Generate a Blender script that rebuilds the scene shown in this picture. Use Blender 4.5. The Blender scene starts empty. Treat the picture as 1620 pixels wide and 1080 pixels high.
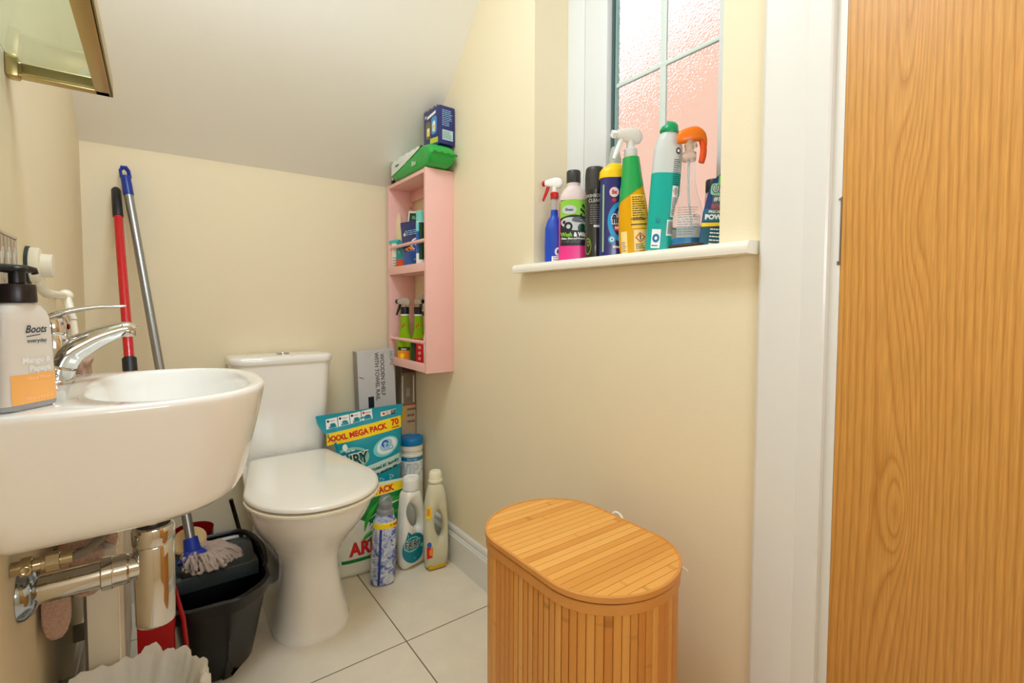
import bpy, bmesh, math, random
from mathutils import Vector, Matrix, noise
random.seed(7)
C = bpy.context.scene.collection
sc = bpy.context.scene
# ---------------------------------------------------------------- camera
YAW, PIT, ROL = math.radians(36.31), math.radians(2.541), math.radians(.1585)
fw = Vector((math.sin(YAW)*math.cos(PIT), math.cos(YAW)*math.cos(PIT), -math.sin(PIT)))
rt = Vector((math.cos(YAW), -math.sin(YAW), 0)); up = rt.cross(fw)
rt, up = rt*math.cos(ROL)+up*math.sin(ROL), -rt*math.sin(ROL)+up*math.cos(ROL)
cd = bpy.data.cameras.new('camera'); cam = bpy.data.objects.new('camera', cd); C.objects.link(cam)
cam.matrix_world = Matrix(((rt.x, up.x, -fw.x, 0), (rt.y, up.y, -fw.y, 0), (rt.z, up.z, -fw.z, .927), (0, 0, 0, 1)))
cd.sensor_width = 36; cd.lens = 764.4/1620*36; cd.shift_y = -23.7/1620; cd.clip_start = .02
sc.camera = cam
# ---------------------------------------------------------------- light and exposure
sc.view_settings.view_transform = 'Standard'; sc.view_settings.look = 'None'
sc.view_settings.gamma = 1; sc.view_settings.use_curve_mapping = False
sc.view_settings.exposure = 0.52
sc.cycles.use_denoising = True
sc.cycles.max_bounces = 14; sc.cycles.diffuse_bounces = 8; sc.cycles.transmission_bounces = 10
sc.cycles.transparent_max_bounces = 12; sc.cycles.caustics_reflective = False; sc.cycles.sample_clamp_indirect = 6
w = bpy.data.worlds.new('sky'); sc.world = w; w.use_nodes = True
bgn = w.node_tree.nodes['Background']; bgn.inputs[0].default_value = (.93, .97, 1, 1); bgn.inputs[1].default_value = 1.0
def lamp(name, kind, loc, energy, col=(1, 1, 1), size=.3, rot=(0, 0, 0), sizey=None):
    l = bpy.data.lights.new(name, kind); l.energy = energy; l.color = col
    if kind == 'AREA':
        l.size = size
        if sizey: l.shape = 'RECTANGLE'; l.size_y = sizey
    elif kind == 'SUN': l.angle = .02
    else: l.shadow_soft_size = size
    o = bpy.data.objects.new(name, l); C.objects.link(o); o.location = loc; o.rotation_euler = rot
    return o
lamp('ceiling_light', 'AREA', (.13, .72, 2.185), 8.6, (.73, .87, 1), .42)
lamp('fill_light', 'AREA', (.16, -.56, 1.15), 6.2, (.76, .88, 1), .6, (math.radians(118), 0, 0), .5)  # added frontal fill behind the camera, no real fitting on that wall
lamp('sun', 'SUN', (0, 0, 5), 1.1, (1, .95, .88), rot=(0, math.radians(-48), 0))

# ---------------------------------------------------------------- helpers
def lin(c):
    return tuple((x/12.92 if x <= .04045 else ((x+.055)/1.055)**2.4) for x in [v/255 for v in c])
MC = {}
def mat(name, c=(200, 200, 200), r=.5, metal=0, trans=0, coat=0, ior=1.45, bump=0, bdist=.002, bscale=200, var=0, vscale=8, alpha=1, sub=0, sheen=0):
    if name in MC: return MC[name]
    m = bpy.data.materials.new(name); m.use_nodes = True; nt = m.node_tree; b = nt.nodes['Principled BSDF']
    col = lin(c); b.inputs['Base Color'].default_value = (*col, 1); b.inputs['Roughness'].default_value = r
    b.inputs['Metallic'].default_value = metal; b.inputs['Transmission Weight'].default_value = trans
    b.inputs['Coat Weight'].default_value = coat; b.inputs['Coat Roughness'].default_value = .05; b.inputs['IOR'].default_value = ior
    b.inputs['Alpha'].default_value = alpha; b.inputs['Sheen Weight'].default_value = sheen
    if sub: b.inputs['Subsurface Weight'].default_value = sub; b.inputs['Subsurface Radius'].default_value = (.01, .008, .006)
    tc = nt.nodes.new('ShaderNodeTexCoord')
    if bump:
        n = nt.nodes.new('ShaderNodeTexNoise'); n.inputs['Scale'].default_value = bscale; n.inputs['Detail'].default_value = 4
        bp = nt.nodes.new('ShaderNodeBump'); bp.inputs['Strength'].default_value = bump; bp.inputs['Distance'].default_value = bdist
        nt.links.new(tc.outputs['Object'], n.inputs['Vector']); nt.links.new(n.outputs['Fac'], bp.inputs['Height'])
        nt.links.new(bp.outputs['Normal'], b.inputs['Normal'])
    if var:
        n = nt.nodes.new('ShaderNodeTexNoise'); n.inputs['Scale'].default_value = vscale; n.inputs['Detail'].default_value = 5
        mr = nt.nodes.new('ShaderNodeMapRange'); mr.inputs['To Min'].default_value = 1-var; mr.inputs['To Max'].default_value = 1+var
        mx = nt.nodes.new('ShaderNodeVectorMath'); mx.operation = 'SCALE'; mx.inputs[0].default_value = col
        nt.links.new(tc.outputs['Object'], n.inputs['Vector']); nt.links.new(n.outputs['Fac'], mr.inputs['Value'])
        nt.links.new(mr.outputs['Result'], mx.inputs['Scale']); nt.links.new(mx.outputs['Vector'], b.inputs['Base Color'])
    MC[name] = m; return m

class M:
    def __init__(s): s.v = []; s.f = []; s.uv = None
    def add(s, v, f):
        o = len(s.v); s.v += [tuple(p) for p in v]; s.f += [tuple(i+o for i in q) for q in f]; return s
    def grid(s, rows, closed=False, cap0=False, cap1=False):
        n = len(rows[0]); o = len(s.v)
        for r in rows: s.v += [tuple(p) for p in r]
        for j in range(len(rows)-1):
            for i in range(n if closed else n-1):
                k = (i+1) % n
                s.f.append((o+j*n+i, o+j*n+k, o+(j+1)*n+k, o+(j+1)*n+i))
        if cap0: s.f.append(tuple(o+i for i in range(n))[::-1])
        if cap1: s.f.append(tuple(o+(len(rows)-1)*n+i for i in range(n)))
        return s
    def box(s, x0, x1, y0, y1, z0, z1, b=0, seg=2, xf=None):
        bm = bmesh.new(); bmesh.ops.create_cube(bm, size=1)
        for v in bm.verts: v.co = ((x0+x1)/2+v.co.x*(x1-x0), (y0+y1)/2+v.co.y*(y1-y0), (z0+z1)/2+v.co.z*(z1-z0))
        if b: bmesh.ops.bevel(bm, geom=bm.edges[:], offset=b, segments=seg, affect='EDGES', profile=.6)
        vs = [v.co.copy() for v in bm.verts]
        if xf: vs = [xf(v) for v in vs]
        bm.verts.index_update(); s.add(vs, [[v.index for v in f.verts] for f in bm.faces]); bm.free(); return s
    def lathe(s, prof, c=(0, 0, 0), n=32, axis='z', sx=1, sy=1):
        rows = []
        for r, z in prof:
            row = []
            for i in range(n):
                a = 2*math.pi*i/n; x, y = r*math.cos(a)*sx, r*math.sin(a)*sy
                if axis == 'z': p = (c[0]+x, c[1]+y, c[2]+z)
                elif axis == 'x': p = (c[0]+z, c[1]+x, c[2]+y)
                else: p = (c[0]+x, c[1]+z, c[2]-y)
                row.append(p)
            rows.append(row)
        return s.grid(rows, True, prof[0][0] > 1e-6, prof[-1][0] > 1e-6)
    def tube(s, pts, r, n=12, flat=1, caps=True, upv=(0, 0, 1)):
        P = [Vector(p) for p in pts]; R = r if isinstance(r, (list, tuple)) else [r]*len(P)
        rows = []
        for i, p in enumerate(P):
            t = (P[min(i+1, len(P)-1)]-P[max(i-1, 0)]).normalized()
            u = Vector(upv)
            if abs(t.dot(u)) > .95: u = Vector((1, 0, 0))
            a = t.cross(u).normalized(); b = a.cross(t)
            rows.append([p+a*R[i]*math.cos(2*math.pi*k/n)+b*R[i]*flat*math.sin(2*math.pi*k/n) for k in range(n)])
        return s.grid(rows, True, caps, caps)
    def prism(s, poly, z0, z1, ax='z'):
        def q(a, b, h):
            return {'z': (a, b, h), 'y': (a, h, b), 'x': (h, a, b)}[ax]
        n = len(poly)
        return s.add([q(a, b, z0) for a, b in poly]+[q(a, b, z1) for a, b in poly],
                     [tuple(range(n))[::-1], tuple(range(n, 2*n))]+[(i, (i+1) % n, n+(i+1) % n, n+i) for i in range(n)])
def smooth_path(P, k=6):
    P = [Vector(p) for p in P]; out = []
    for i in range(len(P)-1):
        a, b, c, d = P[max(i-1, 0)], P[i], P[i+1], P[min(i+2, len(P)-1)]
        for j in range(k):
            t = j/k
            out.append(.5*((2*b)+(c-a)*t+(2*a-5*b+4*c-d)*t*t+(3*b-a-3*c+d)*t**3))
    out.append(P[-1]); return out
def build(name, m, material, parent=None, world=True, ang=35, flat=False):
    me = bpy.data.meshes.new(name)
    vs = m.v
    if parent is not None and world:
        L = parent.location if parent.parent is None else parent.parent.location
        vs = [(p[0]-L[0], p[1]-L[1], p[2]-L[2]) for p in vs]
    me.from_pydata(vs, [], m.f); me.update()
    bm = bmesh.new(); bm.from_mesh(me); bmesh.ops.recalc_face_normals(bm, faces=bm.faces[:]); bm.to_mesh(me); bm.free()
    if m.uv:
        ul = me.uv_layers.new(name='uv')
        for lp in me.loops: ul.data[lp.index].uv = m.uv[lp.vertex_index]
    if not flat:
        for p in me.polygons: p.use_smooth = True
        me.set_sharp_from_angle(angle=math.radians(ang))
    me.materials.append(material)
    o = bpy.data.objects.new(name, me); C.objects.link(o)
    if parent is not None: o.parent = parent
    return o
def thing(name, label, cat, loc=(0, 0, 0), rot=(0, 0, 0), group=None):
    o = bpy.data.objects.new(name, None); C.objects.link(o); o.location = loc; o.rotation_euler = rot
    o.empty_display_size = .02
    tag(o, label, cat, group); return o
def tag(o, label, cat, group=None):
    o['label'] = label; o['category'] = cat
    if group: o['group'] = group
    return o
def struct(o): o['kind'] = 'structure'; return o
def sempty(name, loc=(0, 0, 0)):
    o = bpy.data.objects.new(name, None); C.objects.link(o); o.location = loc; o.empty_display_size = .02; return struct(o)

# ---- shapes with a labelled surface: S(s, z, off) -> point, s = arc length from the front (local -Y)
class Body:
    def __init__(self, prof, n=48, k=5, curved=True):
        # prof rows: z, rx, ry, exponent, cx, cy
        P = [tuple(list(p)+[2, 0, 0][len(p)-3:]) if len(p) < 6 else tuple(p) for p in prof]
        self.P = P; self.n = n
        rows = []
        for i in range(len(P)-1):
            kk = k if (P[i+1][0]-P[i][0]) > .004 else 1
            for j in range(kk):
                t = j/kk
                rows.append(self.at(P[i][0]+(P[i+1][0]-P[i][0])*t, i, t))
        rows.append(P[-1]); self.rows = rows
    def at(self, z, i=None, t=None):
        P = self.P
        if i is None:
            i = 0
            while i < len(P)-2 and P[i+1][0] <= z: i += 1
            t = (z-P[i][0])/max(1e-9, P[i+1][0]-P[i][0]); t = min(1, max(0, t))
        a, b = P[i], P[i+1]
        return (z,)+tuple(a[q]+(b[q]-a[q])*t for q in range(1, 6))
    def ring(self, row, d=0):
        z, rx, ry, e, cx, cy = row; out = []
        for i in range(self.n):
            a = -math.pi/2+2*math.pi*i/self.n; c, s = math.cos(a), math.sin(a)
            out.append((cx+math.copysign(abs(c)**(2/e), c)*(rx-d), cy+math.copysign(abs(s)**(2/e), s)*(ry-d), z))
        return out
    def mesh(self, z0=None, z1=None, d=0, cap=True):
        rows = [r for r in self.rows]
        if z0 is not None: rows = [self.at(z0)]+[r for r in rows if r[0] > z0+1e-5]
        if z1 is not None: rows = [r for r in rows if r[0] < z1-1e-5]+[self.at(z1)]
        return M().grid([self.ring(r, d) for r in rows], True, cap, cap)
    def S(self, s, z, off=.0005):
        _, rx, ry, e, cx, cy = self.at(z)
        sg = 1 if s >= 0 else -1; rem = abs(s); a = -math.pi/2
        f = lambda a: Vector((math.copysign(abs(math.cos(a))**(2/e), math.cos(a))*rx, math.copysign(abs(math.sin(a))**(2/e), math.sin(a))*ry, 0))
        p = f(a); st = .04*sg
        for _ in range(90):
            q = f(a+st); L = (q-p).length
            if L >= rem: q = p+(q-p)*(rem/max(L, 1e-9)); p2 = q; nn = f(a+st)-p; break
            rem -= L; nn = q-p; p = q; a += st
        else: p2 = p
        t = nn.normalized()*sg if nn.length else Vector((1, 0, 0)); nrm = Vector((t.y, -t.x, 0))
        p2 = p2+nrm*off
        return Vector((cx+p2.x, cy+p2.y, z))
def flatS(o, ux, uz):
    o, ux, uz = Vector(o), Vector(ux).normalized(), Vector(uz).normalized(); nn = ux.cross(uz)
    return lambda s, z, off=.0005: o+ux*s+uz*z+nn*off
def patch(S, s0, s1, z0, z1, material, parent, name='label', off=.0005, nu=12, nv=6, skew=0, world=False, rnd=0):
    rows = []
    for j in range(nv+1):
        z = z0+(z1-z0)*j/nv; row = []
        for i in range(nu+1):
            s = s0+(s1-s0)*i/nu
            row.append(S(s, z+skew*(s-s0), off))
        rows.append(row)
    return build(name, M().grid(rows), material, parent, world)
def blob(S, s, z, rs, rz, material, parent, name='emblem', off=.0007, n=28, rings=4, a0=0, rin=0, world=False, rot=0, e=2):
    m = M(); rows = []
    ca, sa = math.cos(rot), math.sin(rot)
    for j in range(rings+1):
        t = rin+(1-rin)*j/rings; row = []
        for i in range(n):
            a = 2*math.pi*i/n+a0; c, d = math.cos(a), math.sin(a)
            x = math.copysign(abs(c)**(2/e), c)*rs*t; y = math.copysign(abs(d)**(2/e), d)*rz*t
            row.append(S(s+x*ca-y*sa, z+x*sa+y*ca, off))
        rows.append(row)
    return build(name, m.grid(rows, True), material, parent, world)
def polyp(S, pts, material, parent, name='emblem', off=.0008, world=False):
    return build(name, M().add([S(s, z, off) for s, z in pts], [tuple(range(len(pts)))]), material, parent, world)
def text(S, txt, s, z, size, material, parent, off=.0010, align='CENTER', bold=0, rot=0, sx=1, shear=0, name='lettering', world=False):
    cu = bpy.data.curves.new('t', 'FONT'); cu.body = txt; cu.size = size; cu.align_x = align; cu.align_y = 'CENTER'
    cu.offset = bold; cu.shear = shear; cu.resolution_u = 3
    o = bpy.data.objects.new('t', cu); C.objects.link(o)
    me0 = o.to_mesh(); vs = [v.co.copy() for v in me0.vertices]; fs = [tuple(p.vertices) for p in me0.polygons]
    o.to_mesh_clear(); bpy.data.objects.remove(o); bpy.data.curves.remove(cu)
    c, d = math.cos(rot), math.sin(rot); m = M()
    m.add([S(s+(v.x*sx)*c-v.y*d, z+(v.x*sx)*d+v.y*c, off) for v in vs], fs)
    return build(name, m, material, parent, world, flat=True)
def lines(S, s0, s1, z0, z1, n, material, parent, off=.0009, frac=.35, jag=.35, world=False, name='small_print'):
    m = M(); dz = (z1-z0)/n; rr = random.Random(int(abs(s0*1e5)+abs(z0*1e5)))
    for i in range(n):
        zz = z1-dz*(i+.5); e = s1-(s1-s0)*jag*rr.random(); h = dz*frac/2
        x = s0
        while x < e-1e-4:
            x2 = min(e, x+(s1-s0)*rr.uniform(.12, .3))
            m.add([S(x, zz-h, off), S(x2, zz-h, off), S(x2, zz+h, off), S(x, zz+h, off)], [(0, 1, 2, 3)])
            x = x2+(s1-s0)*.04
    return build(name, m, material, parent, world, flat=True)

# common materials
WALL = mat('wall_paint', (234, 221, 191), .7, bump=.12, bscale=260, var=.015, vscale=3)
CEIL = mat('ceiling_paint', (242, 241, 236), .8, bump=.08, bscale=220)
GLOSS = mat('white_gloss_paint', (226, 225, 222), .28, coat=.2, bump=.05, bscale=40)
UPVC = mat('white_upvc', (222, 225, 226), .3)
CER = mat('white_ceramic', (243, 241, 236), .12, coat=.6)
CHROME = mat('chrome', (214, 212, 208), .07, metal=1)
STEEL = mat('brushed_steel', (150, 150, 148), .28, metal=1, bump=.1, bscale=90)
BLACK = mat('black_plastic', (22, 22, 24), .35)
WHITE = mat('white_plastic', (236, 236, 232), .35)
WPR = mat('white_print', (240, 240, 238), .5)
BPR = mat('black_print', (24, 26, 32), .5)
GPR = mat('grey_print', (120, 122, 126), .5)
NAVY = mat('navy_print', (22, 30, 84), .35)
RED = mat('red_plastic', (196, 18, 26), .3)
REDP = mat('red_print', (205, 22, 30), .45)
YEL = mat('yellow_print', (248, 214, 18), .4)
TEAL = mat('teal_film', (0, 150, 172), .3, coat=.3)
GREEN = mat('green_plastic', (8, 150, 78), .3)
CLEAR = mat('clear_plastic', (240, 244, 245), .06, trans=1, ior=1.3)
FROST = mat('frosted_plastic', (236, 236, 236), .28, trans=.75, ior=1.25)
PINKW = mat('pink_painted_wood', (238, 188, 182), .5, bump=.15, bscale=60, var=.03, vscale=20)
# ================================================================ the room
XL, XR, YB, YF, ZC = -.17, .85, 1.885, -.62, 2.2
def floor_mat():
    m = bpy.data.materials.new('floor_tiles'); m.use_nodes = True; nt = m.node_tree; b = nt.nodes['Principled BSDF']
    N = nt.nodes.new; Lk = nt.links.new
    g = N('ShaderNodeTexCoord'); mp = N('ShaderNodeMapping'); mp.inputs['Location'].default_value = (-.533+.448*4, -1.213+.448*6, 0)
    Lk(g.outputs['Object'], mp.inputs['Vector'])
    br = N('ShaderNodeTexBrick'); br.offset = 0; br.squash = 1
    br.inputs['Scale'].default_value = 1; br.inputs['Brick Width'].default_value = .448; br.inputs['Row Height'].default_value = .448
    br.inputs['Mortar Size'].default_value = .0018; br.inputs['Mortar Smooth'].default_value = .2
    br.inputs['Color1'].default_value = (*lin((236, 226, 207)), 1); br.inputs['Color2'].default_value = (*lin((232, 222, 203)), 1)
    br.inputs['Mortar'].default_value = (*lin((120, 108, 88)), 1)
    Lk(mp.outputs['Vector'], br.inputs['Vector'])
    n = N('ShaderNodeTexNoise'); n.inputs['Scale'].default_value = 9; n.inputs['Detail'].default_value = 8; n.inputs['Roughness'].default_value = .65
    Lk(g.outputs['Object'], n.inputs['Vector'])
    mr = N('ShaderNodeMapRange'); mr.inputs['From Min'].default_value = .3; mr.inputs['From Max'].default_value = .7
    mr.inputs['To Min'].default_value = .93; mr.inputs['To Max'].default_value = 1.04; Lk(n.outputs['Fac'], mr.inputs['Value'])
    s = N('ShaderNodeVectorMath'); s.operation = 'SCALE'; Lk(br.outputs['Color'], s.inputs[0]); Lk(mr.outputs['Result'], s.inputs['Scale'])
    Lk(s.outputs['Vector'], b.inputs['Base Color']); b.inputs['Roughness'].default_value = .38
    bp = N('ShaderNodeBump'); bp.inputs['Strength'].default_value = .4; bp.inputs['Distance'].default_value = .002; bp.invert = True
    Lk(br.outputs['Fac'], bp.inputs['Height']); Lk(bp.outputs['Normal'], b.inputs['Normal'])
    return m
struct(build('floor', M().box(XL-.1, XR+.3, YF-.1, YB+.1, -.05, 0), floor_mat(), flat=True))
struct(build('wall_left', M().box(XL-.1, XL, YF-.1, YB+.1, 0, ZC+.1), WALL, flat=True))
struct(build('wall_back', M().box(XL, XR+.12, YB, YB+.1, 0, 1.55), WALL, flat=True))
struct(build('wall_front', M().box(XL, XR+.12, YF-.1, YF, 0, ZC+.1), WALL, flat=True))
WY0, WY1, WZ0, WZ1 = .5036, 1.055, 1.016, 1.98   # window opening
DY0, DY1, DZ1 = -.46, .3178, 1.92                 # door opening
XO = XR+.20
mw = M().box(XR, XO, WY1, YB+.1, 0, ZC+.1).box(XR, XO, DY1, WY0, 0, ZC+.1).box(XR, XO, WY0, WY1, 0, WZ0).box(XR, XO, WY0, WY1, WZ1, ZC+.1)
mw.box(XR, XO, YF-.1, DY0, 0, ZC+.1).box(XR, XO, DY0, DY1, DZ1, ZC+.1)
struct(build('wall_right', mw, WALL, flat=True))
# ceiling: flat near the camera, sloping down under the stairs to the back wall
cp = smooth_path([(YB+.02, 1.385, 0), (YB, 1.399, 0), (1.5707, 1.646, 0), (1.3307, 1.892, 0), (1.03, 2.19, 0)], 8)
cp = [(p.x, p.y) for p in cp]+[(1.02, ZC), (YF, ZC)]
cm = M().grid([[(XL, y, z), (XR, y, z)] for y, z in cp])
o = len(cm.v); top = [(XL, y, z+.06) for y, z in cp], [(XR, y, z+.06) for y, z in cp]
cm.grid([[a, b] for a, b in zip(*top)])
struct(build('ceiling', cm, CEIL, ang=60))
# skirting boards
SK = [(0, 0), (.015, 0), (.015, .098), (.0115, .101), (.0125, .104), (.0085, .109), (.0085, .113), (.0105, .118), (.0085, .126), (.003, .131), (0, .131)]
struct(build('baseboard_right', M().prism([(XR-a, b) for a, b in SK], .4265, YB, 'y'), GLOSS, ang=25))
struct(build('baseboard_back', M().prism([(YB-a, b) for a, b in SK], XL, XR-.015, 'x'), GLOSS, ang=25))
struct(build('baseboard_left', M().prism([(XL+a, b) for a, b in SK], YF, YB-.015, 'y'), GLOSS, ang=25))
# ---- door
def oak():
    m = bpy.data.materials.new('oak_veneer'); m.use_nodes = True; nt = m.node_tree; b = nt.nodes['Principled BSDF']
    N = nt.nodes.new; Lk = nt.links.new
    def mth(op, a, c=None, d=None):
        n = N('ShaderNodeMath'); n.operation = op
        for i, q in enumerate((a, c, d)):
            if q is None: continue
            if isinstance(q, (int, float)): n.inputs[i].default_value = q
            else: Lk(q, n.inputs[i])
        return n.outputs[0]
    tc = N('ShaderNodeTexCoord'); sp = N('ShaderNodeSeparateXYZ'); Lk(tc.outputs['Object'], sp.inputs[0])
    Y, Z = sp.outputs['Y'], sp.outputs['Z']
    mp = N('ShaderNodeMapping'); mp.inputs['Scale'].default_value = (1, 5, .9); Lk(tc.outputs['Object'], mp.inputs['Vector'])
    n1 = N('ShaderNodeTexNoise'); n1.inputs['Scale'].default_value = 1; n1.inputs['Detail'].default_value = 2; Lk(mp.outputs['Vector'], n1.inputs['Vector'])
    f = mth('MULTIPLY', mth('ADD', Y, mth('MULTIPLY', mth('SUBTRACT', n1.outputs['Fac'], .5), .030)), 105)
    # cathedral figure: growth rings bulge round a few centres along the board (y across, z up)
    for (y0, z0, a, c, A) in FIG:
        g = mth('EXPONENT', mth('MULTIPLY', mth('ADD', mth('POWER', mth('ABSOLUTE', mth('DIVIDE', mth('SUBTRACT', Y, y0), a)), 2), mth('POWER', mth('ABSOLUTE', mth('DIVIDE', mth('SUBTRACT', Z, z0), c)), 2)), -1))
        f = mth('ADD', f, mth('MULTIPLY', g, A))
    mp2 = N('ShaderNodeMapping'); mp2.inputs['Scale'].default_value = (1, 160, 7); Lk(tc.outputs['Object'], mp2.inputs['Vector'])
    n2 = N('ShaderNodeTexNoise'); n2.inputs['Scale'].default_value = 1; n2.inputs['Detail'].default_value = 3; Lk(mp2.outputs['Vector'], n2.inputs['Vector'])
    fr = mth('FRACT', mth('ADD', f, mth('MULTIPLY', n2.outputs['Fac'], .35)))
    mp3 = N('ShaderNodeMapping'); mp3.inputs['Scale'].default_value = (1, 520, 16); Lk(tc.outputs['Object'], mp3.inputs['Vector'])
    n3 = N('ShaderNodeTexNoise'); n3.inputs['Scale'].default_value = 1; n3.inputs['Detail'].default_value = 2; Lk(mp3.outputs['Vector'], n3.inputs['Vector'])
    cr = N('ShaderNodeValToRGB'); e = cr.color_ramp.elements
    e[0].position = 0; e[0].color = (*lin((200, 139, 64)), 1); e[1].position = 1; e[1].color = (*lin((190, 127, 54)), 1)
    q = e.new(.25); q.color = (*lin((214, 156, 78)), 1); q = e.new(.75); q.color = (*lin((208, 149, 72)), 1)
    Lk(fr, cr.inputs['Fac'])
    mr = N('ShaderNodeMapRange'); mr.inputs['From Min'].default_value = .35; mr.inputs['From Max'].default_value = .65
    mr.inputs['To Min'].default_value = .86; mr.inputs['To Max'].default_value = 1.06; Lk(n3.outputs['Fac'], mr.inputs['Value'])
    s = N('ShaderNodeVectorMath'); s.operation = 'SCALE'; Lk(cr.outputs['Color'], s.inputs[0]); Lk(mr.outputs['Result'], s.inputs['Scale'])
    Lk(s.outputs['Vector'], b.inputs['Base Color']); b.inputs['Roughness'].default_value = .42
    bp = N('ShaderNodeBump'); bp.inputs['Strength'].default_value = .12; bp.inputs['Distance'].default_value = .001
    Lk(n3.outputs['Fac'], bp.inputs['Height']); Lk(bp.outputs['Normal'], b.inputs['Normal'])
    return m
FIG = [(.2207, .632, .015, .070, 3.2), (.2207, .632, .030, .24, 2.2), (.2247, 1.37, .016, .20, 4.2), (.2157, 1.04, .018, .11, -2.4), (.221, .84, .03, .25, .9)]
d = sempty('door_1', (XR, 0, 0))
build('door_leaf', M().box(XR, XR+.04, DY0+.014, .3035, .006, DZ1-.016, .0012), oak(), d)
lt = build('latch_keep', M().box(XR-.0008, XR+.004, .3032, .3050, .99, 1.094).box(XR-.0012, XR+.0, .3045, .3075, 1.089, 1.092).box(XR-.0012, XR, .3045, .3075, .990, .996), STEEL, d)
dh = build('door_handle', M().lathe([(.026, 0), (.026, -.008), (.011, -.01), (.01, -.045)], (XR, -.40, 1.0), 24, 'x').tube([(XR-.045, -.40, 1.0), (XR-.047, -.36, 1.0), (XR-.046, -.28, .998)], .009), STEEL, d)
# door lining and architraves
ln = M().box(XR-.0, XR+.14, DY1-.014, DY1, 0, DZ1, .0008).box(XR, XR+.14, DY0, DY0+.013, 0, DZ1, .0008).box(XR, XR+.14, DY0, DY1, DZ1-.014, DZ1)
ln.box(XR+.043, XR+.058, DY1-.028, DY1-.013, 0, DZ1)
struct(build('trim_1', ln, GLOSS))
AP = [(.4235, 0), (.4235, .009), (.4205, .0125), (.4175, .014), (.357, .014), (.353, .0128), (.349, .0132), (.3215, .012), (.3185, .010), (.3180, 0)]
struct(build('trim_2', M().prism([(XR-b, a) for a, b in AP], 0, DZ1+.10, 'z'), GLOSS, ang=20))
struct(build('trim_3', M().box(XR-.014, XR, DY0-.105, DY0, 0, DZ1+.10, .003).box(XR-.014, XR, DY0, DY1, DZ1, DZ1+.10, .003), GLOSS))
# ---- window
wn = sempty('window_1', (.972, .78, WZ0))
GY0, GY1, GZ0, GZ1, GX = .585, .893, 1.10, 1.92, 1.0
FX = .972
def ring(m, y0, y1, z0, z1, ay0, ay1, az0, az1, x0, x1, b=.002):
    m.box(x0, x1, y0, ay0, z0, z1, b); m.box(x0, x1, ay1, y1, z0, z1, b); m.box(x0, x1, ay0, ay1, z0, az0, b); m.box(x0, x1, ay0, ay1, az1, z1, b); return m
fm = ring(M(), WY0, WY1, 1.04, WZ1, .545, .9865, 1.062, 1.955, FX, FX+.07)
ring(fm, .55, .9865, 1.06, 1.957, .56, .978, 1.07, 1.947, FX+.012, FX+.06)
build('window_frame', fm, UPVC, wn)
sm = ring(M(), .552, .9845, 1.064, 1.955, .586, .9015, 1.098, 1.92, FX-.002, FX+.05, .004)
sash = build('sash', sm, UPVC, wn)
build('seal', ring(M(), .584, .9025, 1.096, 1.922, .589, .8935, 1.102, 1.915, FX+.016, GX+.01, 0), mat('dark_rubber_seal', (70, 92, 92), .6), wn)
build('spacer', ring(M(), .589, .8945, 1.102, 1.916, .592, .8905, 1.106, 1.912, GX-.006, GX+.004, 0), mat('pale_spacer', (150, 190, 186), .5), wn)
gb = M().box(GX-.004, GX+.004, .588, .895, 1.502, 1.5125, .002)
build('glazing_bar', gb, mat('glazing_bar_white', (214, 226, 222), .4), wn)
build('glazing_bar', M().box(GX-.0035, GX+.0035, .7365, .7535, 1.10, 1.92, .002), MC['glazing_bar_white'], wn)
def obscure():
    m = bpy.data.materials.new('obscure_glass'); m.use_nodes = True; nt = m.node_tree; N = nt.nodes.new; Lk = nt.links.new
    out = nt.nodes['Material Output']; nt.nodes.remove(nt.nodes['Principled BSDF'])
    tc = N('ShaderNodeTexCoord'); v = N('ShaderNodeTexVoronoi'); v.inputs['Scale'].default_value = 210; v.feature = 'SMOOTH_F1'
    Lk(tc.outputs['Object'], v.inputs['Vector'])
    bp = N('ShaderNodeBump'); bp.inputs['Strength'].default_value = .9; bp.inputs['Distance'].default_value = .0012; Lk(v.outputs['Distance'], bp.inputs['Height'])
    g = N('ShaderNodeBsdfGlass'); g.inputs['Roughness'].default_value = .05; g.inputs['IOR'].default_value = 1.3; g.inputs['Color'].default_value = (1, 1, 1, 1)
    t = N('ShaderNodeBsdfTranslucent'); t.inputs['Color'].default_value = (.93, .95, .95, 1)
    mx = N('ShaderNodeMixShader'); mx.inputs[0].default_value = .08
    Lk(bp.outputs['Normal'], g.inputs['Normal']); Lk(bp.outputs['Normal'], t.inputs['Normal'])
    Lk(g.outputs[0], mx.inputs[1]); Lk(t.outputs[0], mx.inputs[2]); Lk(mx.outputs[0], out.inputs['Surface']); return m
build('pane', M().box(GX+.003, GX+.008, .586, .899, 1.099, 1.921), obscure(), wn, flat=True)
# sill board with rounded nose and horns
prof = [(-.04, 1.017), (-.036, 1.0165), (.0, 1.0165), (.132, 1.0165), (.132, 1.040), (-.028, 1.040), (-.035, 1.0385), (-.0395, 1.034), (-.0415, 1.0285), (-.041, 1.022)]
sp_ = M().prism([(XR+a, b) for a, b in prof], .5045, 1.0535, 'y')
ph = [(a, b) if a <= -.001 else (-.0005, b) for a, b in prof]
sp_.prism([(XR+a, b) for a, b in ph], .428, .5045, 'y').prism([(XR+a, b) for a, b in ph], 1.0535, 1.101, 'y')
build('window_sill', sp_, mat('sill_gloss', (240, 236, 224), .22, coat=.4), wn, ang=30)
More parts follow.
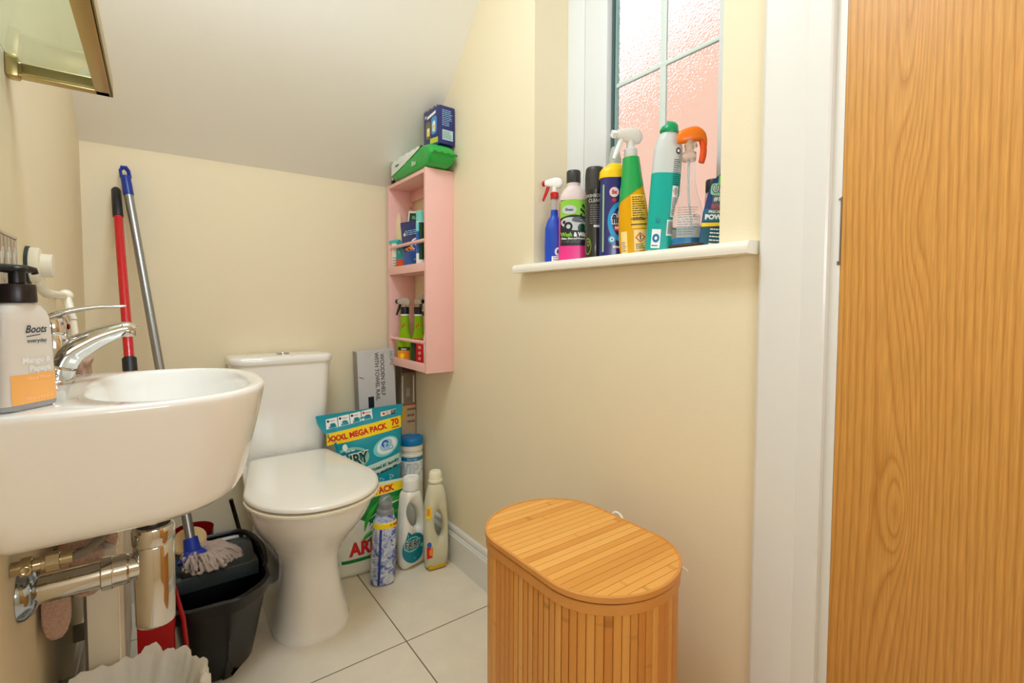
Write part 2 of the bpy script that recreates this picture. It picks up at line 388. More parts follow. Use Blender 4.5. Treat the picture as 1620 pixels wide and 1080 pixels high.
# ---- outside: the neighbouring brick gable seen blurred through the glass
def brick():
    m = bpy.data.materials.new('red_brick'); m.use_nodes = True; nt = m.node_tree; b = nt.nodes['Principled BSDF']; N = nt.nodes.new; Lk = nt.links.new
    tc = N('ShaderNodeTexCoord'); mp = N('ShaderNodeMapping'); mp.inputs['Rotation'].default_value = (math.radians(90), 0, math.radians(90))
    br = N('ShaderNodeTexBrick'); br.inputs['Scale'].default_value = 4.5
    br.inputs['Color1'].default_value = (*lin((214, 148, 128)), 1); br.inputs['Color2'].default_value = (*lin((206, 138, 118)), 1); br.inputs['Mortar'].default_value = (*lin((214, 170, 150)), 1)
    Lk(tc.outputs['Object'], mp.inputs['Vector']); Lk(mp.outputs['Vector'], br.inputs['Vector']); Lk(br.outputs['Color'], b.inputs['Base Color']); b.inputs['Roughness'].default_value = .9
    return m
nb = thing('brick_house', 'red brick gable of the neighbouring house, blurred behind the obscure window glass', 'house', (3.6, 2.2, 0))
build('wall', M().prism([(-1.5, 0), (6, 0), (6, 2.0), (3.24, 2.95), (2.1, 3.25), (-1.5, 4.2)], 3.6, 3.9, 'x'), brick(), nb, flat=True)
build('ground', M().box(1.06, 9, -3, 9, -.1, -.02), mat('paving', (170, 160, 150), .9, var=.1), flat=True)
bpy.data.objects['ground']['kind'] = 'structure'
# ================================================================ basin and what hangs round it
def radial(inside, c, n, rmax=.6):
    out = []
    for i in range(n):
        a = 2*math.pi*i/n; dx, dy = math.cos(a), math.sin(a); lo, hi = 0, rmax
        for _ in range(30):
            md = (lo+hi)/2
            if inside(c[0]+dx*md, c[1]+dy*md): lo = md
            else: hi = md
        out.append((c[0]+dx*lo, c[1]+dy*lo))
    return out
BX0, BYC, BC = -.052, .995, (-.01, .995)
def dins(i, wall=XL+.0005, e=.205, h=.206, n=2.6):
    def f(x, y):
        if x < wall: return False
        if x < BX0: return abs(y-BYC) < h-i
        return (abs(x-BX0)/(e-i))**n+(abs(y-BYC)/(h-i))**n < 1
    return f
def ell(cx, cy, a, b, n): return lambda x, y: (abs(x-cx)/a)**n+(abs(y-cy)/b)**n < 1
bas = thing('wash_basin', 'white ceramic wall-hung wash basin with rounded front under the mixer tap', 'basin', (XL, .995, .6))
NB = 96
R = []
for i, z in [(.135, .5985), (.09, .603), (.06, .612), (.044, .624), (.035, .640), (.028, .665), (.020, .695), (.012, .73), (.005, .762), (.001, .782), (0, .788), (.0008, .7925), (.003, .7955), (.006, .7965)]:
    R.append([(x, y, z) for x, y in radial(dins(i), BC, NB)])
oi = radial(dins(.020), BC, NB)
bowl = [radial(ell(.018, .995, .113, .186, 2.4), BC, NB), radial(ell(.018, .995, .108, .181, 2.4), BC, NB)]
R.append([(x, y, .7962) for x, y in bowl[0]]); R.append([(x, y, .792) for x, y in bowl[1]])
for s_, z in [(.97, .775), (.92, .745), (.84, .715), (.70, .693), (.45, .680), (.18, .676)]:
    R.append([(BC[0]+.02*(1-s_)*0+(x-BC[0])*s_, BC[1]+(y-BC[1])*s_, z) for x, y in bowl[1]])
build('bowl', M().grid(R, True, True, True), CER, bas, ang=50)
build('drain', M().lathe([(.024, .6765), (.024, .6785), (.020, .6795), (.012, .6785), (.001, .6785)], (-.01, .995, 0), 28), CHROME, bas)
build('overflow_ring', M().lathe([(.010, -.1005), (.010, -.098), (.006, -.0965), (.005, -.099)], (.015, .995, .765), 20, 'x'), CHROME, bas)
# mixer tap
TY = 1.075
tp = thing('mixer_tap', 'chrome single lever mixer tap on the back edge of the basin', 'tap', (-.135, TY, .797))
TX = -.137
build('tap_body', M().lathe([(.0255, .7966), (.0255, .801), (.0235, .803), (.0225, .815), (.022, .85), (.0225, .868), (.021, .872), (.0195, .876), (.0205, .879), (.0205, .896), (.018, .903), (.010, .908), (.001, .909)], (TX, TY, 0), 36), CHROME, tp)
sp_pts = smooth_path([(TX+.002, TY, .799), (TX+.005, TY, .822), (TX+.016, TY, .845), (-.100, TY, .860), (-.078, TY-.001, .8725), (-.054, TY-.001, .882), (-.041, TY-.001, .884), (-.033, TY-.001, .880)], 5)
rr_ = [.0225, .0240, .0242, .0205, .0170, .0140, .0125, .0100]
def interp(rs, n):
    return [rs[min(int(i*(len(rs)-1)/(n-1)), len(rs)-2)]*(1-(i*(len(rs)-1)/(n-1)-min(int(i*(len(rs)-1)/(n-1)), len(rs)-2)))+rs[min(int(i*(len(rs)-1)/(n-1)), len(rs)-2)+1]*(i*(len(rs)-1)/(n-1)-min(int(i*(len(rs)-1)/(n-1)), len(rs)-2)) for i in range(n)]
build('spout', M().tube(sp_pts, interp(rr_, len(sp_pts)), 24, .95), CHROME, tp, ang=60)
build('aerator', M().lathe([(.0105, .883), (.0125, .881), (.0125, .873), (.0115, .871), (.0095, .8705), (.0085, .8725), (.001, .8725)], (-.0425, TY-.001, 0), 28), CHROME, tp)
lv = smooth_path([(TX-.012, TY, .895), (TX-.004, TY, .905), (TX+.02, TY-.001, .915), (-.085, TY-.003, .9215), (-.058, TY-.004, .923), (-.043, TY-.004, .9235)], 5)
build('lever', M().tube(lv, interp([.0165, .018, .0150, .0105, .0085, .0060], len(lv)), 20, .34), CHROME, tp, ang=60)
build('temperature_mark', M().lathe([(.0028, -.0005), (.0022, .0012), (.0003, .0015)], (TX+.0205, TY-.006, .8895), 14, 'x', 1, 1.6), RED, tp)
build('set_screw', M().lathe([(.0035, 0), (.0035, -.0015), (.002, -.0015), (.0018, -.0005)], (TX+.004, TY-.0225, .812), 14, 'y'), STEEL, tp)
# soap pump bottle
sb = thing('soap_dispenser', 'clear pump hand soap bottle with black pump and orange label on the basin edge', 'soap bottle', (-.138, .8425, .7968), (0, 0, math.radians(52)))
SBW = Body([(0, .030, .0145, 3.5), (.002, .0335, .0165, 3.6), (.008, .0345, .0170, 3.8), (.05, .0335, .0165, 3.8), (.09, .0320, .0160, 3.8), (.112, .0305, .0155, 3.6), (.120, .0285, .0145, 3.2), (.126, .0240, .0135, 2.7), (.129, .0185, .013, 2.2), (.130, .0155, .013, 2), (.134, .0150, .013, 2)], 64)
build('bottle_body', SBW.mesh(), mat('milky_clear_plastic', (244, 238, 230), .16, trans=.2, ior=1.2), sb, False)
build('liquid', SBW.mesh(.003, .116, .0018), mat('cloudy_soap', (232, 226, 218), .3, trans=.45, ior=1.2), sb, False)
build('base_ring', Body([(.0002, .0305, .0148, 3.5), (.002, .0342, .0168, 3.6), (.006, .0350, .0174, 3.8), (.0075, .0346, .0171, 3.8)], 64).mesh(), mat('clear_grey_plastic', (200, 200, 204), .1, trans=.5, ior=1.3), sb, False)
build('collar', M().lathe([(.0165, .131), (.0175, .132), (.0178, .134), (.0172, .152), (.0165, .154), (.009, .155), (.0065, .156)], (0, 0, 0), 36), mat('dark_brown_plastic', (38, 27, 27), .32), sb, False)
pc = build('pump', M().lathe([(.0065, .155), (.0078, .156), (.0078, .168), (.0085, .171), (.0105, .1715), (.0108, .174), (.0095, .1755), (.001, .176)], (0, 0, 0), 24).tube([(0, 0, .1725), (.012, 0, .1735), (.021, 0, .1725), (.0225, 0, .168)], [.0058, .005, .0042, .0036], 12).tube([(0, 0, .1725), (-.017, 0, .173), (-.026, 0, .172)], [.0058, .0052, .004], 12), BLACK, sb, False)
S_ = SBW.S
patch(S_, -.026, .0325, .008, .044, mat('orange_label', (250, 184, 104), .4), sb, nu=20, off=.0006)
DNV = mat('dark_slate_print', (40, 52, 66), .5)
text(S_, 'Boots', .0045, .0985, .0130, DNV, sb, bold=.0002, shear=.35, sx=.85)
polyp(S_, [(-.007, .0905), (.010, .0925), (.010, .0915), (-.007, .0893)], DNV, sb, 'underline')
text(S_, 'everyday', .0055, .0845, .0068, DNV, sb, bold=.0001)
text(S_, 'Mango &', .0215, .0605, .0098, WPR, sb, align='RIGHT', bold=.0003)
text(S_, 'Papaya', .0210, .0500, .0098, WPR, sb, align='RIGHT', bold=.0003)
text(S_, 'Hand Wash', .0210, .0385, .0062, mat('pale_orange_print', (255, 214, 160), .5), sb, align='RIGHT', bold=.0001)
text(S_, '250 ml e 8.4 fl. oz', .0235, .0135, .0050, MC['pale_orange_print'], sb, align='RIGHT', bold=.0001)
# bottle trap and waste pipe
wp = thing('bottle_trap', 'chrome bottle trap with waste pipe to the wall beneath the basin', 'waste trap', (-.013, .975, .40))
tc_ = (-.013, .975, 0)
build('trap_body', M().lathe([(.001, .4035), (.022, .4035), (.0265, .405), (.028, .4085), (.028, .5355), (.0272, .5368), (.0285, .538), (.0295, .540), (.0295, .560), (.0275, .5655), (.0235, .567), (.0215, .565)], tc_, 48), CHROME, wp)
build('tail_pipe', M().lathe([(.0155, .555), (.0155, .592), (.017, .5925), (.017, .599)], tc_, 32), CHROME, wp)
build('seal', M().lathe([(.0155, .5655), (.0215, .5655), (.0215, .5685), (.0155, .5685)], tc_, 32), mat('grey_rubber', (52, 50, 48), .6), wp)
PZ = .5045
wpp = [(-.013-.0, .020), (-.045, .021), (-.048, .0235), (-.063, .0235), (-.066, .0245), (-.0665, .0255), (-.0785, .0255), (-.0795, .0240), (-.0805, .0205), (-.168, .0205)]
build('waste_pipe', M().lathe([(r, x) for x, r in wpp], (0, .975, PZ), 40, 'x'), CHROME, wp)
build('wall_flange', M().lathe([(.0215, -.150), (.030, -.155), (.037, -.163), (.0385, -.1695)], (0, .975, PZ), 40, 'x'), mat('blue_tinted_chrome', (176, 190, 208), .1, metal=1), wp)
# isolation valves and braided tails
BRASS = mat('chromed_brass', (196, 182, 150), .2, metal=1)
BRD = mat('braided_steel', (150, 142, 130), .35, metal=1, bump=1.2, bscale=900)
def valve(y, z, pts, label):
    t = thing('isolation_valve', label, 'valve', (XL, y, z))
    build('valve_body', M().lathe([(.0095, -.1695), (.0095, -.160), (.0125, -.1595), (.0125, -.148), (.009, -.147), (.0085, -.139), (.0100, -.1385), (.0100, -.1345)], (0, y, z), 20, 'x')
          .lathe([(.0122, -.1345), (.0132, -.134), (.0132, -.120), (.0122, -.1195)], (0, y, z), 6, 'x').lathe([(.0085, -.1195), (.0088, -.106), (.0075, -.1055)], (0, y, z), 20, 'x'), BRASS, t)
    build('turn_screw', M().lathe([(.0065, 0), (.0065, -.0035), (.005, -.004), (.0035, -.003)], (-.1535, y-.0115, z), 18, 'y'), BRASS, t)
    build('flexible_hose', M().tube(smooth_path(pts, 8), .0062, 14), BRD, t)
valve(.925, .563, [(-.107, .925, .563), (-.090, .930, .566), (-.068, .955, .580), (-.062, .985, .588), (-.064, 1.0, .5965)], 'chromed isolation valve with braided hose, nearer one above the waste pipe')
valve(1.035, .590, [(-.107, 1.035, .590), (-.095, 1.040, .593), (-.088, 1.05, .5965)], 'second isolation valve close under the basin behind the braided hose')
# ---- small things on the left wall
gs = thing('glass_shelf', 'gold framed glass shelf high on the left wall above the basin', 'shelf', (XL, .86, 1.2656))
GOLD = mat('satin_gold', (190, 168, 110), .3, metal=.85)
gy0, gy1, gx, gz = .53, 1.040, -.0490, 1.2645
build('glass_panel', M().box(XL+.003, gx-.006, gy0+.006, gy1-.006, gz+.022, gz+.028, .001), mat('green_glass', (226, 242, 230), .02, trans=1, ior=1.2), gs)
fr = M().box(gx-.022, gx, gy0, gy1, gz, gz+.005, .0015).box(gx-.004, gx, gy0, gy1, gz, gz+.030, .0015)
fr.box(XL+.012, gx-.003, gy1-.018, gy1, gz, gz+.005, .0015).box(XL+.012, gx-.003, gy1-.004, gy1, gz, gz+.030, .0015)
fr.box(XL+.012, gx-.003, gy0, gy0+.0125, gz, gz+.005, .0015).box(XL+.012, gx-.003, gy0, gy0+.004, gz, gz+.030, .0015)
build('frame', fr, GOLD, gs)
for yy in (gy1-.010, gy0+.010):
    build('bracket', M().box(XL, XL+.0145, yy-.016, yy+.010, gz-.004, gz+.034, .004), GOLD, gs)
sp2 = thing('tile_splashback', 'chrome edged strip of small brown glass tiles on the left wall by the soap pump', 'tiles', (XL, .95, .97))
build('trim_edge', M().box(XL, XL+.004, 1.022, 1.026, .80, 1.026, .001).box(XL, XL+.004, .70, 1.026, 1.022, 1.026, .001), CHROME, sp2)
build('grout', M().box(XL, XL+.002, .70, 1.022, .80, 1.022), mat('pale_grout', (220, 216, 206), .8), sp2)
tm = mat('brown_glass_tile', (116, 104, 84), .1, coat=.7, var=.35, vscale=35)
for i in range(8):
    for j in range(5):
        y1 = 1.0205-i*.040; z1 = 1.0205-j*.044
        build('tile', M().box(XL+.001, XL+.0042, y1-.0375, y1, z1-.0415, z1, .0008), tm, sp2)
hk = thing('suction_towel_rail', 'white plastic suction towel rail with round knob on the left wall', 'towel rail', (XL, 1.12, .99))
WPL = mat('ivory_plastic', (238, 232, 214), .35)
def cup(y, z):
    build('suction_pad', M().lathe([(.0315, 0), (.031, .004), (.027, .0055)], (XL, y, z), 36, 'x'), mat('dark_green_rubber', (28, 40, 34), .5), hk)
    build('disc', M().lathe([(.0285, .003), (.0295, .006), (.0295, .0135), (.027, .0165), (.020, .0175)], (XL, y, z), 36, 'x'), WPL, hk)
    build('knob', M().lathe([(.0195, .0165), (.0195, .0300), (.0185, .0315), (.0160, .0320), (.001, .0315)], (XL, y, z), 32, 'x'), WPL, hk)
cup(1.115, .9905)
build('rail', M().tube(smooth_path([(XL+.012, 1.115, .975), (XL+.016, 1.117, .955), (XL+.020, 1.125, .945), (-.150, 1.16, .9445)], 5), .0075, 12)
      .tube([(-.150, 1.15, .9445), (-.1475, 1.30, .9435)], .0068, 12).lathe([(.001, -.012), (.007, -.010), (.011, -.005), (.0125, 0), (.011, .005), (.007, .010), (.001, .012)], (-.146, 1.305, .9435), 20)
      .tube([(-.146, 1.305, .9435), (-.138, 1.285, .915), (-.134, 1.28, .895)], .0078, 12).tube([(-.134, 1.28, .895), (-.125, 1.27, .80)], .006, 12)
      .tube([(-.1475, 1.31, .9435), (-.154, 1.36, .9435), (XL, 1.37, .9435)], .0068, 12), WPL, hk)
# ---- towels
TER = mat('peach_terry', (222, 176, 148), .95, bump=1, bdist=.008, bscale=300, sheen=.4, var=.3, vscale=240)
def cloth(path, y0, y1, th, ny=40, amp=.004, seed=1, wave=None, edge=.012):
    # path: (x, z) polyline swept along y, with thickness and a rounded ruffled outline
    P = smooth_path([(a, 0, b) for a, b in path], 6); n = len(P); outer = []; inner = []
    for j in range(ny+1):
        y = y0+(y1-y0)*j/ny; a, b = [], []
        ed = min(j, ny-j)/ny
        t_ = th*min(1, .35+ed*9)
        for i, p in enumerate(P):
            t = (P[min(i+1, n-1)]-P[max(i-1, 0)]).normalized(); nr = Vector((t.z, 0, -t.x))
            e = min(i, n-1-i)/n; q = t_*min(1, .3+e*8)
            d = noise.noise(Vector((p.x*40, y*25, p.z*25+seed)))*amp+noise.noise(Vector((p.x*300, y*300, p.z*300+seed)))*amp*.35
            yy = y+noise.noise(Vector((p.z*18, seed*3.1, j*.05)))*amp*2
            a.append((p.x+nr.x*(q+d), yy, p.z+nr.z*(q+d))); b.append((p.x-nr.x*(q-d), yy, p.z-nr.z*(q-d)))
        outer.append(a); inner.append(b)
    rows = [outer[j]+inner[j][::-1] for j in range(ny+1)]
    return M().grid(rows, True, True, True)
tw = build('hand_towel', cloth([(-.112, .815), (-.121, .800), (-.118, .75), (-.112, .70), (-.116, .64), (-.114, .62)], 1.235, 1.36, .007, amp=.005, seed=4), TER, ang=80)
tag(tw, 'peach terry hand towel hanging from the suction rail behind the tap', 'towel')
# ---- radiator under the basin, towel over it
rad = thing('radiator', 'white ribbed panel radiator on the left wall beneath the basin', 'radiator', (-.10, 1.4, .12))
RW = mat('radiator_enamel', (236, 228, 208), .3, coat=.3)
pr = []
k = 0; y = 1.112
while y < 1.48:
    pr += [(-.071, y), (-.067, y+.004), (-.067, y+.020), (-.071, y+.024)]; y += .0285
poly = [(-.077, 1.112)]+[(a, b) for a, b in pr]+[(-.077, 1.51)]
build('front_panel', M().prism(poly, .14, .485, 'z'), RW, rad, ang=20)
build('back_panel', M().box(-.112, -.108, 1.112, 1.51, .14, .485, .001), RW, rad)
build('top_grille', M().box(-.112, -.069, 1.108, 1.512, .482, .490, .002), RW, rad)
build('end_cover', M().box(-.112, -.069, 1.105, 1.112, .14, .488, .002), RW, rad)
for yy in (1.24, 1.44): build('wall_bracket', M().box(-.130, -.112, yy, yy+.02, .16, .46).box(XL, -.128, yy, yy+.003, .40, .46).box(XL, -.128, yy, yy+.003, .16, .20), STEEL, rad)
bt = build('bath_towel', cloth([(-.150, .372), (-.153, .41), (-.148, .46), (-.135, .505), (-.110, .516), (-.09, .514), (-.078, .510), (-.072, .500)], 1.092, 1.42, .011, ny=60, amp=.006, seed=9), TER, ang=80)
tag(bt, 'peach terry bath towel draped over the radiator under the basin', 'towel')
# ---- toilet
def dring(xc, w, yf, yb, e, z, rb=.02, n=2.2, N=72, back=None):
    """plan outline: front superellipse of length e, straight sides, rounded back corners; back = half width at the rear"""
    out = []; bw = back if back else w
    nf = N//2
    for i in range(nf+1):
        a = math.pi*i/nf; c, s = math.cos(a), math.sin(a)
        out.append((xc+math.copysign(abs(c)**(2/n), c)*w, yf+e-abs(s)**(2/n)*e, z))
    # left side back to the rear
    nb = (N-nf-1)//2
    L = []
    for i in range(1, 6): t = i/6; L.append((xc-w+(w-bw)*t, yf+e+(yb-rb-yf-e)*t))
    for i in range(nb-5):
        a = math.pi/2*i/(nb-6); L.append((xc-bw+rb-rb*math.cos(a), yb-rb+rb*math.sin(a)))
    out += [(x, y, z) for x, y in L]
    out += [(2*xc-x, y, z) for x, y in L[::-1]]
    return out
TXC = .343
to = thing('toilet', 'white close-coupled toilet with lid down against the back wall', 'toilet', (TXC, 1.6, 0))
levels = [  # z, half width, front y, e, exponent, back half width
    (0.0, .104, 1.350, .115, 2.3, .100), (.010, .105, 1.349, .115, 2.3, .100), (.016, .102, 1.353, .113, 2.3, .099), (.06, .094, 1.366, .105, 2.3, .097),
    (.11, .086, 1.380, .098, 2.2, .096), (.155, .082, 1.386, .095, 2.2, .096), (.195, .083, 1.382, .10, 2.2, .096), (.235, .094, 1.360, .115, 2.1, .098),
    (.270, .114, 1.330, .135, 2.1, .102), (.305, .136, 1.296, .16, 2.1, .110), (.335, .151, 1.268, .18, 2.1, .118), (.365, .160, 1.248, .19, 2.1, .124),
    (.385, .163, 1.240, .195, 2.1, .126), (.396, .163, 1.239, .195, 2.1, .127), (.401, .160, 1.242, .192, 2.1, .125)]
pan = [dring(TXC, w_, yf, 1.868, e, z, .02, n, back=bw) for z, w_, yf, e, n, bw in levels]
build('pan', M().grid(pan, True, True, True), CER, to, ang=60)
build('seat', M().grid([dring(TXC, .1745-i, 1.2105+i, 1.700, .20, z, .03, 2.1, back=.122-i) for i, z in [(.024, .4035), (.014, .4045), (0, .4065), (0, .4118), (.003, .4134), (.016, .4138)]], True, True, True), mat('seat_cream_plastic', (232, 223, 200), .2, coat=.4), to, ang=50)
lid = [(.014, .4172), (.006, .4174), (-.001, .4205), (-.001, .4262), (.002, .4300), (.008, .4325), (.030, .4338), (.07, .4345)]
build('lid', M().grid([dring(TXC, .172-i, 1.213+i, 1.716-i*.4, .205, z, .025, 2.1, back=.124-i) for i, z in lid], True, True, True), mat('seat_plastic', (240, 236, 226), .2, coat=.4), to, ang=50)
for s_ in (-1, 1):
    build('hinge', M().tube([(TXC+s_*.06-.02, 1.724, .418), (TXC+s_*.06+.02, 1.724, .418)], .008, 14), CHROME, to)
def crect(xc, w, y0, y1, r, z, N=40, bulge=.012):
    out = []
    for (cx, cy, a0) in ((xc+w-r, y0+r, -90), (xc+w-r*.5, y1-r*.5, 0), (xc-w+r*.5, y1-r*.5, 90), (xc-w+r, y0+r, 180)):
        q = r if cy < (y0+y1)/2 else r*.5
        for i in range(N//4):
            a = math.radians(a0+90*i/(N//4-1)); x = cx+q*math.cos(a); yy = cy+q*math.sin(a)
            out.append((x, yy, z))
    # bowed front
    return [(x, yy-bulge*(1-((x-xc)/w)**2) if yy < (y0+y1)/2 else yy, z) for x, yy, z in out]
cis = [(.125, .398, 0), (.130, .404, 0), (.135, .45, 0), (.143, .55, 0), (.150, .66, 0), (.154, .725, 0), (.154, .730, 0)]
def crow(w_, y0, z, r=.03): 
    row = crect(TXC-.004, w_, y0, 1.872, r, z, 40)
    return row
# extra points along the front for the bow
def densify(row, N=160):
    out = []; n = len(row)
    for i in range(n):
        a, b = Vector(row[i]), Vector(row[(i+1) % n]); k = 4
        for j in range(k): out.append(tuple(a.lerp(b, j/k)))
    return out
def bow(row, w_, amt):
    return [(x, y-amt*(1-min(1, ((x-TXC+.004)/w_)**2))*(1 if y < 1.80 else 0), z) for x, y, z in row]
def cring(w_, y0, z, r=.032):
    out = []
    row = crect(TXC-.004, w_, y0, 1.872, r, z, 40, 0)
    return bow(densify(row), w_, .012)
build('cistern', M().grid([cring(w_, 1.742+(.154-w_)*.5, z) for w_, z, _ in cis], True, True, True), CER, to, ang=50)
build('cistern_lid', M().grid([cring(w_, 1.735+(.160-w_), z) for w_, z in [(.151, .7305), (.158, .7305), (.160, .734), (.160, .746), (.158, .752), (.153, .7555), (.140, .7575)]], True, True, True), CER, to, ang=50)
build('flush_button', M().lathe([(.0215, .757), (.0215, .7605), (.019, .7625), (.0175, .7615), (.0165, .7635), (.008, .7645), (.0005, .7645)], (.345, 1.800, 0), 36), CHROME, to)
build('bolt_cap', M().lathe([(.010, .0), (.010, -.004), (.006, -.006), (.0005, -.0065)], (TXC-.0905, 1.60, .07), 18, 'x'), CER, to)
GS = flatS((TXC-.035, 1.2395, .3875), (1, 0, 0), (0, -.3, 1))
# ---- mop bucket with wringer
bk = thing('mop_bucket', 'black plastic mop bucket with dark grey wringer insert, holding the mop', 'bucket', (.09, 1.44, 0))
BKM = mat('black_bucket_plastic', (17, 16, 18), .33, bump=.1, bscale=60)
def bring(z, t, inn=0):
    # t 0 base .. 1 rim
    x0, x1 = .012+.024*(1-t)+inn, .212-.026*(1-t)-inn; y0, y1 = 1.272+.075*(1-t)+inn, 1.600-.04*(1-t)-inn
    P = [(x0+.02, y0+.012), (x0+.09, y0+.002), (x1-.075, y0), (x1-.030, y0+.030), (x1-.006, y0+.062), (x1, y0+.10), (x1, y1-.04), (x1-.035, y1-.004), (x0+.035, y1), (x0, y1-.035), (x0, y0+.06)]
    out = []; n = len(P)
    for i in range(n):
        a, b, c, d = [Vector((*P[(i+q) % n], 0)) for q in (-1, 0, 1, 2)]
        for j in range(6):
            s = j/6; q = .5*((2*b)+(c-a)*s+(2*a-5*b+4*c-d)*s*s+(3*b-a-3*c+d)*s**3)
            zz = z
            out.append((q.x, q.y, zz))
    return out
BH = .240
rows = [bring(.001, 0, .004), bring(.006, 0), bring(.06, .27), bring(.12, .54), bring(.19, .86), bring(.205, .93), bring(.207, .93, -.006), bring(BH-.003, 1, -.007), bring(BH, 1, -.004), bring(BH, 1, .001), bring(.20, .9, .004), bring(.10, .45, .004), bring(.012, .02, .006)]
build('tub', M().grid(rows, True, True, True), BKM, bk, ang=40)
ins = M(); WG = mat('dark_grey_plastic', (58, 66, 66), .4)
xa, xb, ya, yb_ = .021, .203, 1.42, 1.588
rowsI = []
for j in range(13):
    y = ya+(yb_-ya)*j/12; r_ = []
    for i in range(15):
        x = xa+(xb-xa)*i/14; u = (i/14-.5)*2; v = (j/12-.42)*2
        dpt = max(0, 1-(u*u*.9+v*v*.8))
        r_.append((x, y-.018*(1-u*u)*(1 if j == 0 else 0)*0, BH+.004-.05*dpt**.7*(1 if j > 0 else 0)))
    rowsI.append(r_)
build('wringer', M().grid(rowsI).box(xa, xb, ya-.003, ya+.002, BH-.03, BH+.0055, .001).box(xa+.0, xa+.012, ya-.012, ya+.01, BH-.02, BH+.008, .002), WG, bk, ang=40)
build('handle', M().tube(smooth_path([(.213, 1.40, BH-.01), (.220, 1.42, BH+.004), (.220, 1.50, BH+.012), (.190, 1.600, BH+.014), (.12, 1.616, BH+.014), (.04, 1.61, BH+.014), (.008, 1.57, BH+.018), (.004, 1.42, BH-.01)], 6), .006, 10, 1.4), BKM, bk)
# ---- mop
MB_, MT_ = Vector((.0600, 1.490, .286)), Vector((-.069, 1.862, 1.332))
mp_ = thing('string_mop', 'string mop with blue socket and long grey handle standing in the black bucket', 'mop', MB_)
ALU = mat('brushed_aluminium', (160, 162, 162), .3, metal=.9, bump=.1, bscale=200)
BLU = mat('blue_plastic', (26, 52, 150), .32)
dr = (MT_-MB_).normalized()
build('handle', M().tube([MB_+dr*.02, MT_-dr*.085], .0112, 20), ALU, mp_)
build('grip_cap', M().tube([MT_-dr*.092, MT_-dr*.088, MT_-dr*.03], [.0118, .0128, .0125], 20).tube([MT_-dr*.032+Vector((-.0102, 0, 0)), MT_-dr*.010+Vector((-.0096, 0, 0)), MT_+Vector((-.004, 0, .001)), MT_+Vector((.004, 0, .001)), MT_-dr*.010+Vector((.0096, 0, 0)), MT_-dr*.032+Vector((.0102, 0, 0))], .0040, 8, 1.6), BLU, mp_)
SK_ = MB_-dr*.005
build('socket', M().tube([SK_+dr*.036, SK_+dr*.033, SK_+dr*.010, SK_+dr*.004], [.0155, .0165, .0185, .020], 20).tube([SK_+dr*.004, SK_-dr*.006, SK_-dr*.016, SK_-dr*.022], [.021, .030, .038, .036], 28, .8), BLU, mp_)
st = M(); rs = random.Random(5)
for i in range(170):
    a = rs.uniform(0, 2*math.pi); rr = rs.uniform(.55, 1.0)
    ex, ey = .104+.068*rr*math.cos(a), 1.475+.068*rr*math.sin(a)
    a2 = math.atan2(ey-SK_.y, ex-SK_.x)
    p0 = SK_+Vector((math.cos(a2)*.024, math.sin(a2)*.020, -.016+rs.uniform(-.004, .004)))
    e = Vector((ex, ey, BH+.010+rs.uniform(0, .006)+.018*(1-rr)))
    md = p0.lerp(e, .5)+Vector((rs.uniform(-.006, .006), rs.uniform(-.006, .006), .016+rs.uniform(-.004, .010)))
    q = p0.lerp(e, .85)+Vector((rs.uniform(-.004, .004), rs.uniform(-.004, .004), .012))
    P = smooth_path([p0, md, q, e, e+Vector((-(ey-1.478), ex-.104, 0))*rs.uniform(-.12, .12)], 4)
    P = [p+Vector((noise.noise(p*90+Vector((i, 0, 0)))*.003, noise.noise(p*90+Vector((0, i, 0)))*.003, 0)) for p in P]
    P = [Vector((p.x, min(p.y, 1.582), max(p.z, BH+.008))) for p in P]
    st.tube(P, .0040, 6)
build('strings', st, mat('mop_cotton', (206, 184, 168), .95, bump=1.5, bscale=700, var=.1, vscale=60), mp_, ang=70)
# ---- red broom behind
RT = Vector((-.0890, 1.862, 1.268)); RB = Vector((-.0300, 1.235, .345)); dr2 = (RT-RB).normalized()
rb_ = thing('red_broom', 'red broom with black grips leaning on the back wall left of the mop', 'broom', (RB.x, RB.y, 0))
RDM = mat('red_metal_tube', (196, 16, 24), .25, coat=.4)
BKG = mat('black_rubber', (26, 26, 30), .45)
build('pole', M().tube([RB+dr2*.0, RT-dr2*.09], .0108, 20), RDM, rb_)
build('grip', M().tube([RT-dr2*.112, RT-dr2*.11, RT-dr2*.008, RT], [.0115, .0125, .0118, .008], 20), BKG, rb_)
pc_ = RB+(RT-RB)*((.790-RB.z)/(RT.z-RB.z))
build('collar', M().tube([pc_, pc_-dr2*.10], .0150, 20), BKG, rb_)
hx = RB.x; hr = []
for z, xa_, xb_, th in [(.365, -.036, -.006, .012), (.345, -.046, .010, .016), (.30, -.048, .016, .018), (.22, -.048, .012, .018), (.12, -.048, .012, .018), (.075, -.048, .045, .020), (.06, -.048, .046, .020)]:
    hr.append([(xa_, RB.y-th, z), (xb_, RB.y-th, z), (xb_+.003, RB.y, z), (xb_, RB.y+th, z), (xa_, RB.y+th, z), (xa_-.001, RB.y, z)])
build('head', M().grid(hr[::-1], True, True, True), mat('deep_red_plastic', (170, 12, 22), .3), rb_, ang=30)
build('side_rib', M().tube([(.012, RB.y, .345), (.030, RB.y, .25), (.044, RB.y, .07)], [.004, .0045, .004], 10), MC['deep_red_plastic'], rb_)
br = M(); rs = random.Random(3)
for i in range(160):
    x = rs.uniform(-.044, .042); y = RB.y+rs.uniform(-.016, .016); e = Vector((max(-.049, x+rs.uniform(-.004, .004)), y+rs.uniform(-.006, .006), .002))
    br.tube([(x, y, .065), e], .0011, 4)
build('bristles', br, mat('red_bristle', (150, 20, 26), .6), rb_, ang=80)
